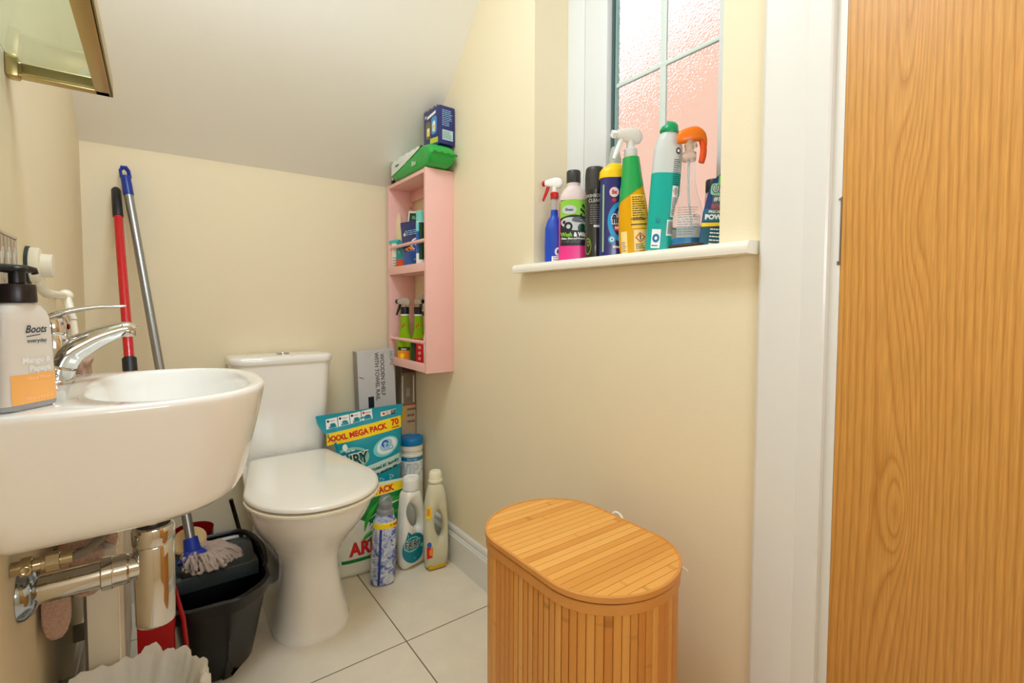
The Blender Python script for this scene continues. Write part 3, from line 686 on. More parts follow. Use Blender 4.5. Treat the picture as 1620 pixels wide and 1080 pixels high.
# ---- red tub, brush, sponge
rt_ = build('plastic_tumbler', M().lathe([(.047, .001), (.049, .004), (.055, .215), (.056, .222), (.0545, .223), (.0535, .216), (.0475, .006), (.001, .005)], (.075, 1.79, 0), 40), mat('translucent_red', (160, 24, 34), .15, trans=.55, ior=1.2))
rt_.name = 'waste_beaker'; tag(rt_, 'translucent dark red round beaker on the floor behind the mop bucket', 'beaker')
tb = thing('toilet_brush', 'toilet brush with thin dark chrome handle standing in a black holder beside the toilet', 'toilet brush', (.19, 1.78, 0))
build('holder', M().lathe([(.036, .001), (.040, .006), (.037, .11), (.028, .125), (.012, .128), (.010, .13)], (.190, 1.79, 0), 28), BKM, tb)
build('handle', M().tube([(.194, 1.785, .12), (.205, 1.752, .165), (.1755, 1.75, .306)], [.0065, .0062, .0062], 14), mat('dark_chrome', (70, 62, 58), .15, metal=1), tb)
sd = build('scrub_sponge', M().lathe([(.001, -.006), (.038, -.006), (.042, -.003), (.042, .005), (.038, .008), (.001, .0085)], (0, 0, 0), 36), mat('beige_sponge', (206, 172, 122), .9, bump=1.2, bscale=240))
sd.location = (.056, 1.572, .276); sd.rotation_euler = (math.radians(32), math.radians(-8), 0)
tag(sd, 'round beige scrub sponge tucked behind the blue mop socket', 'sponge')
# ---- lined waste bin
wb = thing('waste_bin', 'small waste bin with crumpled white bin liner under the basin trap', 'bin', (-.048, .968, 0))
build('bin_body', M().lathe([(.072, .002), (.074, .006), (.096, .27), (.098, .275), (.095, .276), (.072, .012), (.001, .010)], (-.048, .968, 0), 40), mat('white_bin_plastic', (226, 222, 210), .4), wb)
rows = []
for j, (r, z, a) in enumerate([(.086, .12, .003), (.097, .18, .004), (.102, .235, .005), (.106, .268, .007), (.1055, .288, .008), (.101, .298, .008), (.095, .294, .007), (.088, .275, .010), (.078, .245, .014), (.062, .215, .018), (.035, .20, .014), (.01, .198, .004)]):
    row = []
    for i in range(120):
        t = 2*math.pi*i/120
        q = 1.3*noise.noise(Vector((math.cos(t)*5, math.sin(t)*5, j*.3)))+.45*noise.noise(Vector((math.cos(t)*13, math.sin(t)*13, j*.4+7)))+.25*noise.noise(Vector((math.cos(t)*30, math.sin(t)*30, j*.6)))
        x = -.048+(r+q*a)*math.cos(t); yy = .968+(r+q*a)*math.sin(t)*.98
        row.append((max(x, XL+.002), yy, z+q*a*.9+(.012*math.sin(t) if j > 3 else 0)+(.004 if 3 < j < 7 else 0)*noise.noise(Vector((t*9, 0, 0)))))
    rows.append(row)
build('bin_liner', M().grid(rows, True), mat('white_liner_film', (244, 243, 238), .35, trans=.25, ior=1.1, bump=.8, bscale=60), wb, ang=60)
# ================================================================ floor items beside the toilet
def shift_mesh(m, dx, dy, dz):
    m.v = [(p[0]+dx, p[1]+dy, p[2]+dz) for p in m.v]; return m
class Pouch:
    """soft pack standing on z=0 facing local -Y: half width hw(t), half thickness T*bulge(t), crumple amplitude"""
    def __init__(self, H, prof, T, crump=.002, seed=0, nz=44, ns=36, pw=.55):
        # prof: rows t(0..1), left x, right x, thickness factor
        self.H, self.prof, self.T, self.cr, self.sd, self.nz, self.ns, self.pw = H, prof, T, crump, seed, nz, ns, pw
    def at(self, t):
        P = self.prof
        i = 0
        while i < len(P)-2 and P[i+1][0] <= t: i += 1
        q = min(1, max(0, (t-P[i][0])/(P[i+1][0]-P[i][0])))
        return [P[i][k]+(P[i+1][k]-P[i][k])*q for k in (1, 2, 3)]
    def S(self, s, z, off=.0008, side=-1):
        t = min(1, max(0, z/self.H)); l, r, f = self.at(t)
        u = max(-1, min(1, (s-(l+r)/2)/((r-l)/2)))
        b = self.T*f*max(0, 1-u*u)**self.pw
        n = noise.noise(Vector((s*22+self.sd, z*22, side*3)))*self.cr*(1 if f > .06 else .3)*(1-abs(u)**6)
        n += noise.noise(Vector((s*70+self.sd, z*50, side*5)))*self.cr*.35*(1-abs(u)**6)
        return Vector((s, side*(b+.0012)+n+side*off, z))
    def mesh(self):
        m = M(); rows = []
        for j in range(self.nz+1):
            z = self.H*j/self.nz; l, r, f = self.at(j/self.nz); fr, bk_ = [], []
            for i in range(self.ns+1):
                u = math.sin((i/self.ns-.5)*math.pi); s = (l+r)/2+(r-l)/2*u
                fr.append(self.S(s, z, 0)); bk_.append(self.S(s, z, 0, 1))
            rows.append(fr+bk_[::-1])
        return m.grid(rows, True, True, True)
for (lx, ly, lz, hh, hw_, sd_) in ((-.1465, 1.078, .372, .125, .0185, 5), (-.107, 1.080, .430, .075, .0235, 8)):
    lobe = shift_mesh(Pouch(hh, [(0, -hw_*.45, hw_*.4, .6), (.08, -hw_*.8, hw_*.75, .85), (.25, -hw_, hw_, 1), (1, -hw_*.95, hw_, 1)], .009, .004, sd_, 26, 22, .3).mesh(), lx, ly, lz)
    build('towel_fold', lobe, TER, bt, True, ang=80)
def reg(S, f, s0, s1, z0, z1, material, parent, name, off=.0010, n=26):
    """patch bounded by curves: f(u) -> (z low, z high) for u in 0..1"""
    rows = []
    for j in range(9):
        row = []
        for i in range(n+1):
            a, b = f(i/n); row.append(S(s0+(s1-s0)*i/n, a+(b-a)*j/8, off))
        rows.append(row)
    return build(name, M().grid(rows), material, parent, False)
AQ = mat('aqua_print', (120, 214, 222), .4); DGR = mat('dark_green_print', (10, 66, 48), .45); LGRN = mat('leaf_green_print', (60, 168, 48), .4)
MGR = mat('mid_green_print', (16, 126, 56), .4); LBL = mat('light_blue_print', (156, 206, 236), .35); BLP = mat('blue_print', (34, 96, 190), .35)
ORG = mat('orange_print', (240, 140, 30), .4); DTE = mat('deep_teal_print', (0, 122, 146), .35)
# teal mega pack pouch
FY = Pouch(.545, [(0, .075, .280, .15), (.03, .074, .287, .7), (.25, .072, .292, 1), (.55, .072, .298, 1), (.78, .070, .306, .85), (.86, .042, .310, .5), (.93, .018, .314, .18), (.955, .012, .317, .04), (1, .008, .318, .02)], .030, .003, 3)
fp = thing('laundry_pouch', 'large teal laundry capsule pouch with a yellow mega pack band, behind the toilet seat', 'laundry pouch', (.432, 1.690, .003), (math.radians(-1.5), math.radians(-1.6), math.radians(-2)))
build('bag', FY.mesh(), TEAL, fp, False, ang=80)
S_ = FY.S
fpz = lambda u: .42+.022*u  # baseline of the slanted print
patch(S_, .040, .308, .437, .480, YEL, fp, 'yellow_band', skew=.085, nu=24)
RT_ = math.atan(.085)
text(S_, 'XXXL MEGA PACK', .145, .4665, .0262, REDP, fp, bold=.0011, rot=RT_, sx=.93, off=.0016)
text(S_, '70', .282, .4830, .0300, REDP, fp, bold=.0011, rot=RT_, off=.0016)
text(S_, 'WASHES', .283, .4650, .0075, REDP, fp, bold=.0003, rot=RT_, off=.0016)
for i in range(4):
    x0 = .040+i*.041
    patch(S_, x0, x0+.038, .4945+.0037*i, .5290+.0037*i, WPR, fp, 'pictogram_panel', skew=.085, nu=5, nv=3)
    patch(S_, x0+.008, x0+.034, .4965+.0037*i, .503+.0037*i, TEAL, fp, 'pictogram', skew=.085, nu=4, nv=2, off=.0014)
    blob(S_, x0+.022, .508+.0037*i, .010, .006, DTE, fp, 'pictogram', off=.0016, rings=1, n=14)
    blob(S_, x0+.007, .5215+.0037*i, .0042, .0042, REDP if i == 3 else BPR, fp, 'step_dot', off=.0014, rings=1, n=12)
    lines(S_, x0+.013, x0+.035, .5185+.0037*i, .5245+.0037*i, 1, REDP if i == 3 else GPR, fp, off=.0014)
patch(S_, .232, .290, .510, .526, mat('cream_print', (240, 226, 206), .5), fp, 'badge_panel', skew=.085, nu=6, nv=2)
blob(S_, .243, .519, .005, .004, REDP, fp, 'badge', off=.0014, rings=1, n=12); lines(S_, .251, .268, .511, .527, 3, GPR, fp, off=.0014)
patch(S_, .270, .289, .5125, .527, NAVY, fp, 'badge_panel', skew=.085, off=.0014, nu=4, nv=2); lines(S_, .272, .287, .516, .526, 2, WPR, fp, off=.0018)
# capsule picture, halo and wordmark
blob(S_, .240, .403, .050, .033, AQ, fp, 'capsule_glow', rings=5, off=.0009, rot=.3)
blob(S_, .243, .405, .040, .027, WPR, fp, 'capsule', off=.0013, rings=4, rot=.3)
blob(S_, .240, .409, .026, .019, LBL, fp, 'capsule', off=.0017, rings=3, rot=.5)
blob(S_, .236, .414, .014, .013, BLP, fp, 'capsule', off=.0021, rings=3, rot=.5, rin=.45)
blob(S_, .250, .402, .020, .012, LBL, fp, 'capsule', off=.0024, rings=3, rot=-.4, rin=.6)
blob(S_, .112, .380, .064, .042, mat('pale_green_print', (134, 200, 182), .4), fp, 'halo', rings=5, off=.0009, rot=.1)
blob(S_, .112, .380, .053, .033, DTE, fp, 'halo', rings=5, off=.0012, rot=.1)
text(S_, 'FAIRY', .116, .374, .052, DGR, fp, bold=.0022, rot=.12, sx=.80, off=.0018)
text(S_, 'FAIRY', .116, .3755, .052, WPR, fp, bold=.0042, rot=.12, sx=.80, off=.0014)
text(S_, 'non bio', .112, .411, .010, WPR, fp, rot=.12, off=.0018, bold=.0004)
blob(S_, .096, .424, .008, .012, WPR, fp, 'emblem', off=.0018, rings=1)
patch(S_, .160, .303, .306, .346, mat('pale_teal_print', (186, 222, 216), .4), fp, 'claim_panel', skew=.16, nu=12, nv=3, off=.0009)
text(S_, 'Voted #1 laundry', .234, .3385, .0175, BPR, fp, bold=.0005, rot=.16, sx=.86, off=.0015)
text(S_, 'for sensitive skin', .236, .3195, .0155, BPR, fp, bold=.0005, rot=.16, sx=.86, off=.0015)
for s in (.215, .253):
    blob(S_, s, .286+.1*(s-.21), .0125, .0125, mat('pale_aqua_print', (170, 224, 226), .4), fp, 'recycling_mark', off=.0014, rin=.62, rings=1, n=3)
text(S_, 'MEGA PACK', .20, .145, .0285, REDP, fp, bold=.0011, rot=RT_, off=.0016)
# ariel-like pouch in front, standing on the floor
AR = Pouch(.300, [(0, .012, .222, .35), (.04, .004, .232, .75), (.3, .0, .240, 1), (.7, .004, .236, .9), (.86, .008, .236, .5), (.93, .004, .240, .12), (1, .0, .242, .03)], .030, .0022, 11)
ar = thing('laundry_pouch', 'white and green laundry pouch with red wordmark standing on the floor behind the toilet bowl', 'laundry pouch', (.468, 1.628, .002), (math.radians(-1), 0, math.radians(-3)))
build('bag', AR.mesh(), mat('white_film', (232, 234, 224), .32, coat=.3), ar, False, ang=80)
S_ = AR.S
patch(S_, .006, .238, .254, .282, YEL, ar, 'yellow_band', skew=.05, nu=20)
text(S_, 'MEGA PACK', .125, .2725, .026, REDP, ar, bold=.0011, rot=.05, off=.0016)
reg(S_, lambda u: (.150+.09*(1-u)**2+.0*u, .254+.01*u), .006, .238, 0, 0, MGR, ar, 'green_field')
for k_, (x0, z0, x1, z1, w_, mm) in enumerate([(.105, .155, .235, .252, .016, LGRN), (.10, .165, .19, .255, .012, MGR), (.12, .135, .232, .205, .013, LGRN), (.085, .150, .14, .245, .015, LGRN), (.075, .118, .150, .150, .016, LGRN), (.08, .105, .165, .128, .011, MGR), (.10, .19, .236, .232, .005, WPR), (.11, .16, .20, .25, .003, WPR), (.09, .138, .16, .158, .003, WPR)]):
    P = []; n_ = 12
    dx, dz = x1-x0, z1-z0; Lh = math.hypot(dx, dz); nx, nz_ = -dz/Lh, dx/Lh
    rows = []
    for i in range(n_+1):
        t = i/n_; ww = w_*math.sin(math.pi*t)**.8*.5; cv = .012*math.sin(math.pi*t)
        cx_, cz_ = x0+dx*t+nx*cv, z0+dz*t+nz_*cv
        rows.append([S_(cx_-nx*ww, cz_-nz_*ww, .0013+k_*.0003), S_(cx_, cz_, .0013+k_*.0003), S_(cx_+nx*ww, cz_+nz_*ww, .0013+k_*.0003)])
    build('leaf', M().grid(rows), mm, ar, False)
text(S_, 'ARIEL', .100, .0985, .060, REDP, ar, bold=.0026, rot=.06, sx=.84, shear=.08, off=.0030)
reg(S_, lambda u: (.050+.012*u, .062+.012*u), .012, .225, 0, 0, MGR, ar, 'green_stripe', off=.0012)
text(S_, 'ORIGINAL', .128, .0622, .0105, WPR, ar, bold=.0004, rot=.055, off=.0020)
# wipes canister
ct = thing('wipes_canister', 'white wipes canister with blue screw lid in the corner behind the bottles', 'canister', (.792, 1.742, 0))
CB = Body([(0, .042, .042), (.003, .0438, .0438), (.335, .0438, .0438), (.348, .0438, .0438), (.350, .042, .042), (.362, .042, .042), (.364, .044, .044), (.380, .044, .044), (.382, .043, .043), (.390, .043, .043)])
build('tub', CB.mesh(), mat('cream_plastic', (236, 228, 212), .35), ct, False)
build('lid', M().lathe([(.0435, .384), (.0458, .385), (.0465, .388), (.0462, .408), (.044, .412), (.036, .4135), (.034, .411), (.001, .411)], (0, 0, 0), 48), mat('blue_lid', (0, 116, 176), .3), ct, False)
ct.rotation_euler.z = math.radians(-25)
S_ = CB.S
patch(S_, -.06, .06, .240, .338, mat('white_label', (238, 240, 240), .4), ct, 'label', nu=30)
patch(S_, -.06, .06, .326, .341, mat('blue_band', (0, 128, 176), .4), ct, 'label_band', nu=30, off=.0009)
text(S_, 'Easy wipe', .004, .3335, .010, WPR, ct, off=.0014)
for tx, z in (('WIPA', .292),):
    text(S_, tx, .0, z, .062, GPR, ct, bold=.0008, off=.0011, sx=.82); text(S_, tx, .0, z, .062, MC['white_label'], ct, bold=-.0008, off=.0015, sx=.82)
text(S_, 'MAX 150', .002, .2625, .010, DTE, ct, bold=.0003, off=.0013); lines(S_, -.02, .03, .215, .238, 4, GPR, ct)
# detergent bottle with a handle hole
def jug(name, label, loc, rotz, H, W, D, bodymat, capmat, capz, hole, prof, capprof, liquid=None, tilt=0):
    """flat jug: outline profile (z, left, right) with depth D; hole = (cx, cz, rx, rz, lean)"""
    t = thing(name, label, 'detergent bottle', loc, (0, tilt, rotz))
    hx_, hz_, hrx, hrz, lean = hole; n = 56; outer = []; inner = []
    pts = []
    for z, l, r in prof: pts.append((l, z))
    P = [(r, z) for z, l, r in prof]+[(l, z) for z, l, r in prof][::-1]
    def ext(i):  # resample outline by angle about the hole centre
        return None
    # radial outline about the hole
    def inside(x, z):
        if z < prof[0][0] or z > prof[-1][0]: return False
        k_ = 0
        while k_ < len(prof)-2 and prof[k_+1][0] < z: k_ += 1
        a, b = prof[k_], prof[k_+1]; q = (z-a[0])/(b[0]-a[0]); return a[1]+(b[1]-a[1])*q <= x <= a[2]+(b[2]-a[2])*q
    OUT = radial(inside, (hx_, hz_), n, .5)
    HO = []
    for i in range(n):
        a = 2*math.pi*i/n; x, z = hrx*math.cos(a), hrz*math.sin(a)
        HO.append((hx_+x*math.cos(lean)-z*math.sin(lean), hz_+x*math.sin(lean)+z*math.cos(lean)))
    rows = []
    ks = [(0, 0), (.04, .55), (.14, .85), (.35, 1), (.6, .97), (.82, .80), (.94, .5), (1, 0)]
    def lay(sg):
        R_ = []
        for t_, d in ks:
            row = []
            for (ho, ou) in zip(HO, OUT):
                tt = t_
                dist = math.hypot(ou[0]-ho[0], ou[1]-ho[1]); rim = min(1, dist/.045)
                x, z = ou[0]+(ho[0]-ou[0])*tt, ou[1]+(ho[1]-ou[1])*tt
                row.append((x, sg*D*d*(.55+.45*rim), z))
            R_.append(row)
        return R_
    F_, B_ = lay(-1), lay(1)
    m = M().grid(F_+B_[::-1][1:], True)
    build('bottle_body', m, bodymat, t, False, ang=60)
    build('cap', M().lathe([(r_*1.17, z_) for r_, z_ in capprof], (capz, 0, 0), 36), capmat, t, False)
    return t
fb = jug('detergent_bottle', 'white fabric softener bottle with teal label and white cap on the floor by the pouches', (.706, 1.566, .001), math.radians(12), .3, .1, .032,
         mat('white_hdpe', (238, 236, 228), .28), WHITE, 0.004,
         (.002, .168, .0225, .048, .5),
         [(0, -.040, .048), (.004, -.047, .054), (.03, -.051, .057), (.09, -.050, .056), (.14, -.047, .054), (.19, -.041, .048), (.225, -.033, .040), (.245, -.026, .032), (.252, -.022, .028)],
         [(.020, .245), (.0205, .252), (.0265, .253), (.0268, .257), (.0260, .284), (.0245, .2855), (.0245, .289), (.023, .291), (.021, .2915), (.0205, .288), (.001, .288)])
Sf = lambda s, z, off=.0006: Vector((s, -(.0335+off-.25*max(0, abs(s)-.02)**1.0*.9), z))
fb.scale = (1, .9, 1.10)
blob(Sf, -.006, .070, .047, .047, DTE, fb, 'label', off=.001, rings=6, n=40)
polyp(Sf, [(-.046, .085), (-.030, .128), (-.012, .112), (.02, .108)], DTE, fb, 'label', off=.0009)
blob(Sf, -.014, .084, .033, .024, mat('pale_green_print'), fb, 'halo', off=.0014, rings=2, n=24); blob(Sf, -.014, .084, .029, .020, DTE, fb, 'halo', off=.0017, rings=2, n=24)
text(Sf, 'FAIRY', -.013, .083, .0300, WPR, fb, bold=.0022, sx=.80, off=.0020, rot=-.05); text(Sf, 'FAIRY', -.013, .083, .0300, DGR, fb, bold=.0009, sx=.80, off=.0024, rot=-.05)
text(Sf, 'non bio', -.012, .066, .007, WPR, fb, off=.002); blob(Sf, .026, .070, .006, .007, AQ, fb, 'drop_mark', off=.0018, rings=1)
text(Sf, 'gel', -.005, .038, .008, AQ, fb, off=.002)
yb_ = jug('detergent_bottle', 'translucent yellowish fabric conditioner bottle nearest the right wall skirting', (.780, 1.497, .001), math.radians(-6), .33, .1, .030,
          mat('milky_yellow_plastic', (238, 234, 206), .3, trans=.3, ior=1.2), mat('pale_cream_plastic', (240, 234, 206), .35), 0.004,
          (.014, .150, .0165, .046, .12),
          [(0, -.028, .034), (.004, -.034, .040), (.03, -.037, .044), (.10, -.038, .047), (.17, -.038, .046), (.22, -.034, .042), (.26, -.027, .036), (.285, -.020, .028), (.294, -.015, .023)],
          [(.014, .288), (.0155, .292), (.0215, .293), (.0215, .300), (.0195, .301), (.0195, .318), (.0175, .327), (.015, .3295), (.001, .330)])
Sy = lambda s, z, off=.0006: Vector((s, -(.0300+off-.22*max(0, abs(s)-.015)), z))
yb_.scale = (1, .85, 1.05); yb_.location = (.770, 1.506, .001)
build('liquid_tint', M().box(-.030, .037, -.026, .026, .003, .033, .008), mat('yellow_liquid', (238, 204, 60), .3, trans=.3, ior=1.2), yb_, False)
polyp(Sy, [(-.040, .18), (-.022, .18), (-.020, .215), (-.034, .225)], YEL, yb_, 'label', off=.001); polyp(Sy, [(-.037, .19), (-.026, .19), (-.026, .213), (-.034, .215)], ORG, yb_, 'label_motif', off=.0014)
polyp(Sy, [(-.037, .045), (-.018, .048), (-.015, .07), (-.020, .09), (-.037, .085)], REDP, yb_, 'label', off=.001); blob(Sy, -.022, .066, .007, .012, ORG, yb_, 'label_motif', off=.0014, rings=1)
blob(Sy, -.028, .092, .008, .009, BLP, yb_, 'label_motif', off=.0014, rings=1)
# scent booster bottle
AB = Body([(0, .036, .030, 2.6), (.003, .0395, .0335, 2.6), (.02, .040, .034, 2.6), (.10, .0395, .0335, 2.6), (.19, .0385, .033, 2.5), (.205, .0380, .0325, 2.4), (.208, .035, .030, 2.2), (.212, .033, .029, 2.1), (.222, .030, .0285, 2), (.230, .027, .027, 2)], 48)
ab = thing('scent_booster_bottle', 'pale blue patterned bottle with clear domed cap and yellow collar, nearest the toilet', 'bottle', (.588, 1.532, .001), (math.radians(-1), math.radians(3), math.radians(-14)))
def marble():
    m = mat('blue_floral_sleeve', (196, 206, 226), .22, coat=.5); nt = m.node_tree; b = nt.nodes['Principled BSDF']
    tc = nt.nodes.new('ShaderNodeTexCoord'); n = nt.nodes.new('ShaderNodeTexNoise'); n.inputs['Scale'].default_value = 42; n.inputs['Detail'].default_value = 6; n.inputs['Distortion'].default_value = 1.2
    cr = nt.nodes.new('ShaderNodeValToRGB'); e = cr.color_ramp.elements
    e[0].position = .38; e[0].color = (*lin((62, 84, 172)), 1); e[1].position = .66; e[1].color = (*lin((226, 226, 232)), 1); q = e.new(.5); q.color = (*lin((176, 190, 222)), 1)
    nt.links.new(tc.outputs['Object'], n.inputs['Vector']); nt.links.new(n.outputs['Fac'], cr.inputs['Fac']); nt.links.new(cr.outputs['Color'], b.inputs['Base Color']); return m
build('bottle_body', AB.mesh(), marble(), ab, False)
build('collar', M().lathe([(.0275, .229), (.0285, .230), (.0285, .240), (.027, .243), (.0215, .247), (.021, .262), (.001, .262)], (0, 0, 0), 36), mat('grey_clear_plastic', (190, 192, 196), .15, trans=.6, ior=1.3), ab, False)
build('cap', M().lathe([(.0225, .246), (.0225, .262), (.021, .276), (.016, .286), (.009, .2905), (.001, .2915)], (0, 0, 0), 32), mat('clear_cap', (226, 230, 234), .08, trans=.85, ior=1.3), ab, False)
S_ = AB.S
patch(S_, -.05, .06, .188, .206, YEL, ab, 'yellow_band', nu=26, skew=.02)
text(S_, '+ FREE', .030, .199, .012, REDP, ab, bold=.0004, off=.0012)
patch(S_, -.020, -.012, .004, .187, mat('royal_blue_print', (30, 56, 140), .35), ab, 'blue_stripe', nu=3, nv=12)
lines(S_, -.036, -.023, .02, .18, 22, mat('slate_blue_print', (90, 104, 160), .4), ab); lines(S_, .034, .052, .02, .12, 12, mat('slate_blue_print'), ab)
polyp(S_, [(.010, .183), (.04, .178), (.06, .19), (.03, .19)], mat('violet_print', (86, 60, 150), .35), ab, 'swoosh', off=.0011)
# long grey box and brown box standing in the corner
gbx = thing('shelf_box', 'long grey cardboard box for a wooden shelf standing on end behind the pouches', 'box', (.694, 1.83, 0), (0, math.radians(-2), 0))
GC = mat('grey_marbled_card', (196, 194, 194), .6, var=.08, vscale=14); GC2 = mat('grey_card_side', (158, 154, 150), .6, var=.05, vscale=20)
build('carton', M().box(-.066, .081, -.026, .020, .003, .752, .0015), GC, gbx, False)
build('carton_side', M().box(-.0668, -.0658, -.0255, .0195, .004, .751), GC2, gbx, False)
Sg = flatS((0, -.026, 0), (1, 0, 0), (0, 0, 1)); Sgr = lambda s, z, off=.0005: Sg(z, -s+0, off)
DGP = mat('grey_letter_print', (96, 94, 96), .5)
text(Sg, 'WOODEN SHELF', .030, .655, .0215, DGP, gbx, bold=.0004, rot=-math.pi/2, sx=1.0)
text(Sg, 'WITH TOWEL RAIL', .008, .650, .0215, DGP, gbx, bold=.0004, rot=-math.pi/2, sx=1.0)
text(Sg, 'HOME', .068, .715, .020, mat('pale_green_grey_print', (126, 140, 128), .5), gbx, rot=-math.pi/2)
polyp(Sg, [(-.030, .515), (-.008, .515), (-.008, .575), (-.030, .575)], BPR, gbx, 'black_bracket_picture'); polyp(Sg, [(-.030, .51), (.030, .51), (.030, .518), (-.030, .518)], BPR, gbx, 'black_bracket_picture')
build('tear', M().tube([Sg(-.062, .655, .0), Sg(-.052, .652, .001), Sg(-.043, .648, .0)], [.0015, .003, .001], 8, .3), BPR, gbx, False)
bb = thing('towel_rail_box', 'tall brown box with a towel rail picture standing in the corner under the pink shelf', 'box', (.818, 1.845, 0), (0, 0, 0))
BC2 = mat('brown_grey_card', (128, 112, 94), .5, var=.12, vscale=14)
build('carton', M().box(-.034, .029, -.026, .024, 0, .684, .0015), BC2, bb, False)
Sb = flatS((0, -.026, 0), (1, 0, 0), (0, 0, 1))
patch(Sb, -.031, .026, .652, .676, mat('dark_brown_print', (78, 58, 50), .5), bb, 'brand_strip')
patch(Sb, -.033, .028, .300, .520, mat('tan_print', (190, 164, 132), .5, var=.08, vscale=30), bb, 'lower_panel', nv=3)
patch(Sb, -.033, -.014, .460, .518, mat('ochre_print', (214, 160, 52), .5), bb, 'ochre_panel', off=.0009); patch(Sb, -.033, .028, .519, .523, REDP, bb, 'red_line', off=.0009)
for s in (-.028, .020):
    build('rail_picture', M().tube([Sb(s, .53, .001), Sb(s, .64, .001)], .0032, 10, .4, upv=(0, 1, 0)), mat('pale_silver_print', (206, 200, 190), .3), bb, False)
for s in (-.008, .000):
    build('hook_picture', M().tube([Sb(s, .555, .001), Sb(s, .59, .001)], .0014, 8, .4, upv=(0, 1, 0)), mat('pale_silver_print'), bb, False)
lines(Sb, -.008, .030, .44, .515, 3, mat('brown_print', (120, 92, 66), .5), bb)
# ================================================================ hamper
hp = thing('laundry_hamper', 'oval bamboo laundry hamper with flat lid beside the right wall', 'laundry hamper', (.612, .630, 0))
HX, HY, HRX, HHL, HRY = .612, .630, .1313, .076, .113
def oval(d=0, n=400):
    """stadium outline with elliptical ends, evenly spaced by length"""
    P = []
    for i in range(2001):
        a = 2*math.pi*i/2000; x = (HRX-d)*math.cos(a); y = (HRY-d)*math.sin(a); y += HHL if math.sin(a) > 0 else (-HHL if math.sin(a) < 0 else 0)
        P.append((HX+x, HY+y))
    P = [P[0]]+[p for i, p in enumerate(P[1:], 1)]
    L = [0]
    for i in range(1, len(P)): L.append(L[-1]+math.dist(P[i], P[i-1]))
    out = []; j = 0
    for k_ in range(n):
        s = L[-1]*k_/n
        while L[j+1] < s: j += 1
        q = (s-L[j])/max(1e-9, L[j+1]-L[j]); out.append((P[j][0]+(P[j+1][0]-P[j][0])*q, P[j][1]+(P[j+1][1]-P[j][1])*q))
    return out, L[-1]
NS = 72
def bamboo(name, idx_expr, per, base=((218, 152, 70), (196, 120, 44), (232, 172, 90))):
    m = bpy.data.materials.new(name); m.use_nodes = True; nt = m.node_tree; b = nt.nodes['Principled BSDF']; N = nt.nodes.new; Lk = nt.links.new
    tc = N('ShaderNodeTexCoord')
    if idx_expr == 'uv': sx = N('ShaderNodeSeparateXYZ'); Lk(tc.outputs['UV'], sx.inputs[0]); across, along = sx.outputs['X'], sx.outputs['Y']
    else: sx = N('ShaderNodeSeparateXYZ'); Lk(tc.outputs['Object'], sx.inputs[0]); across, along = sx.outputs['Y'], sx.outputs['X']
    def mth(op, a, c=0.0):
        n = N('ShaderNodeMath'); n.operation = op
        for i, q in enumerate((a, c)):
            if isinstance(q, (int, float)): n.inputs[i].default_value = q
            else: Lk(q, n.inputs[i])
        return n.outputs[0]
    u = mth('DIVIDE', mth('ADD', across, 5*per), per); fl = mth('FLOOR', u)
    wn_ = N('ShaderNodeTexWhiteNoise'); wn_.noise_dimensions = '1D'; Lk(fl, wn_.inputs['W'])
    cb = N('ShaderNodeCombineXYZ'); Lk(mth('MULTIPLY', across, 420), cb.inputs[0]); Lk(mth('MULTIPLY', along, 14), cb.inputs[1]); Lk(mth('MULTIPLY', fl, 3.7), cb.inputs[2])
    n1 = N('ShaderNodeTexNoise'); n1.inputs['Scale'].default_value = 1; n1.inputs['Detail'].default_value = 3; Lk(cb.outputs[0], n1.inputs['Vector'])
    # nodes of the cane: sparse darker scars, their height differs slat by slat
    cb2 = N('ShaderNodeCombineXYZ'); Lk(fl, cb2.inputs[0]); Lk(mth('MULTIPLY', along, 16), cb2.inputs[1])
    n2 = N('ShaderNodeTexNoise'); n2.inputs['Scale'].default_value = 1.7; Lk(cb2.outputs[0], n2.inputs['Vector'])
    cr = N('ShaderNodeValToRGB'); e = cr.color_ramp.elements; e[0].color = (*lin(base[1]), 1); e[1].color = (*lin(base[2]), 1); q = e.new(.5); q.color = (*lin(base[0]), 1)
    Lk(mth('ADD', mth('MULTIPLY', wn_.outputs['Value'], .62), mth('MULTIPLY', n1.outputs['Fac'], .38)), cr.inputs['Fac'])
    mr = N('ShaderNodeMapRange'); mr.inputs['From Min'].default_value = .66; mr.inputs['From Max'].default_value = .74; mr.inputs['To Min'].default_value = 1; mr.inputs['To Max'].default_value = .72; Lk(n2.outputs['Fac'], mr.inputs['Value'])
    fr = mth('ABSOLUTE', mth('SUBTRACT', mth('FRACT', u), .5))
    mg = N('ShaderNodeMapRange'); mg.inputs['From Min'].default_value = .455; mg.inputs['From Max'].default_value = .495; mg.inputs['To Min'].default_value = 1; mg.inputs['To Max'].default_value = .40; Lk(fr, mg.inputs['Value'])
    s = N('ShaderNodeVectorMath'); s.operation = 'SCALE'; Lk(cr.outputs['Color'], s.inputs[0]); Lk(mth('MULTIPLY', mr.outputs[0], mg.outputs[0]), s.inputs['Scale'])
    Lk(s.outputs['Vector'], b.inputs['Base Color']); b.inputs['Roughness'].default_value = .42
    bp = N('ShaderNodeBump'); bp.inputs['Strength'].default_value = .6; bp.inputs['Distance'].default_value = .0012; Lk(mg.outputs[0], bp.inputs['Height']); Lk(bp.outputs['Normal'], b.inputs['Normal'])
    return m
oo, PL = oval(.004, NS*6); nn_ = len(oo)
hm = M(); rows = []; uvs = []
oi_, _ = oval(.0060, NS*6)
per = 1.0
for z in (0.002, .03, .25, .483):
    row = []
    for i, (p, q) in enumerate(zip(oo, oi_)):
        c = q if i % 6 == 0 else p
        row.append((c[0], c[1], z)); uvs.append((i/6, z))
    row.append(row[0]); uvs.append((NS, z)); rows.append(row)
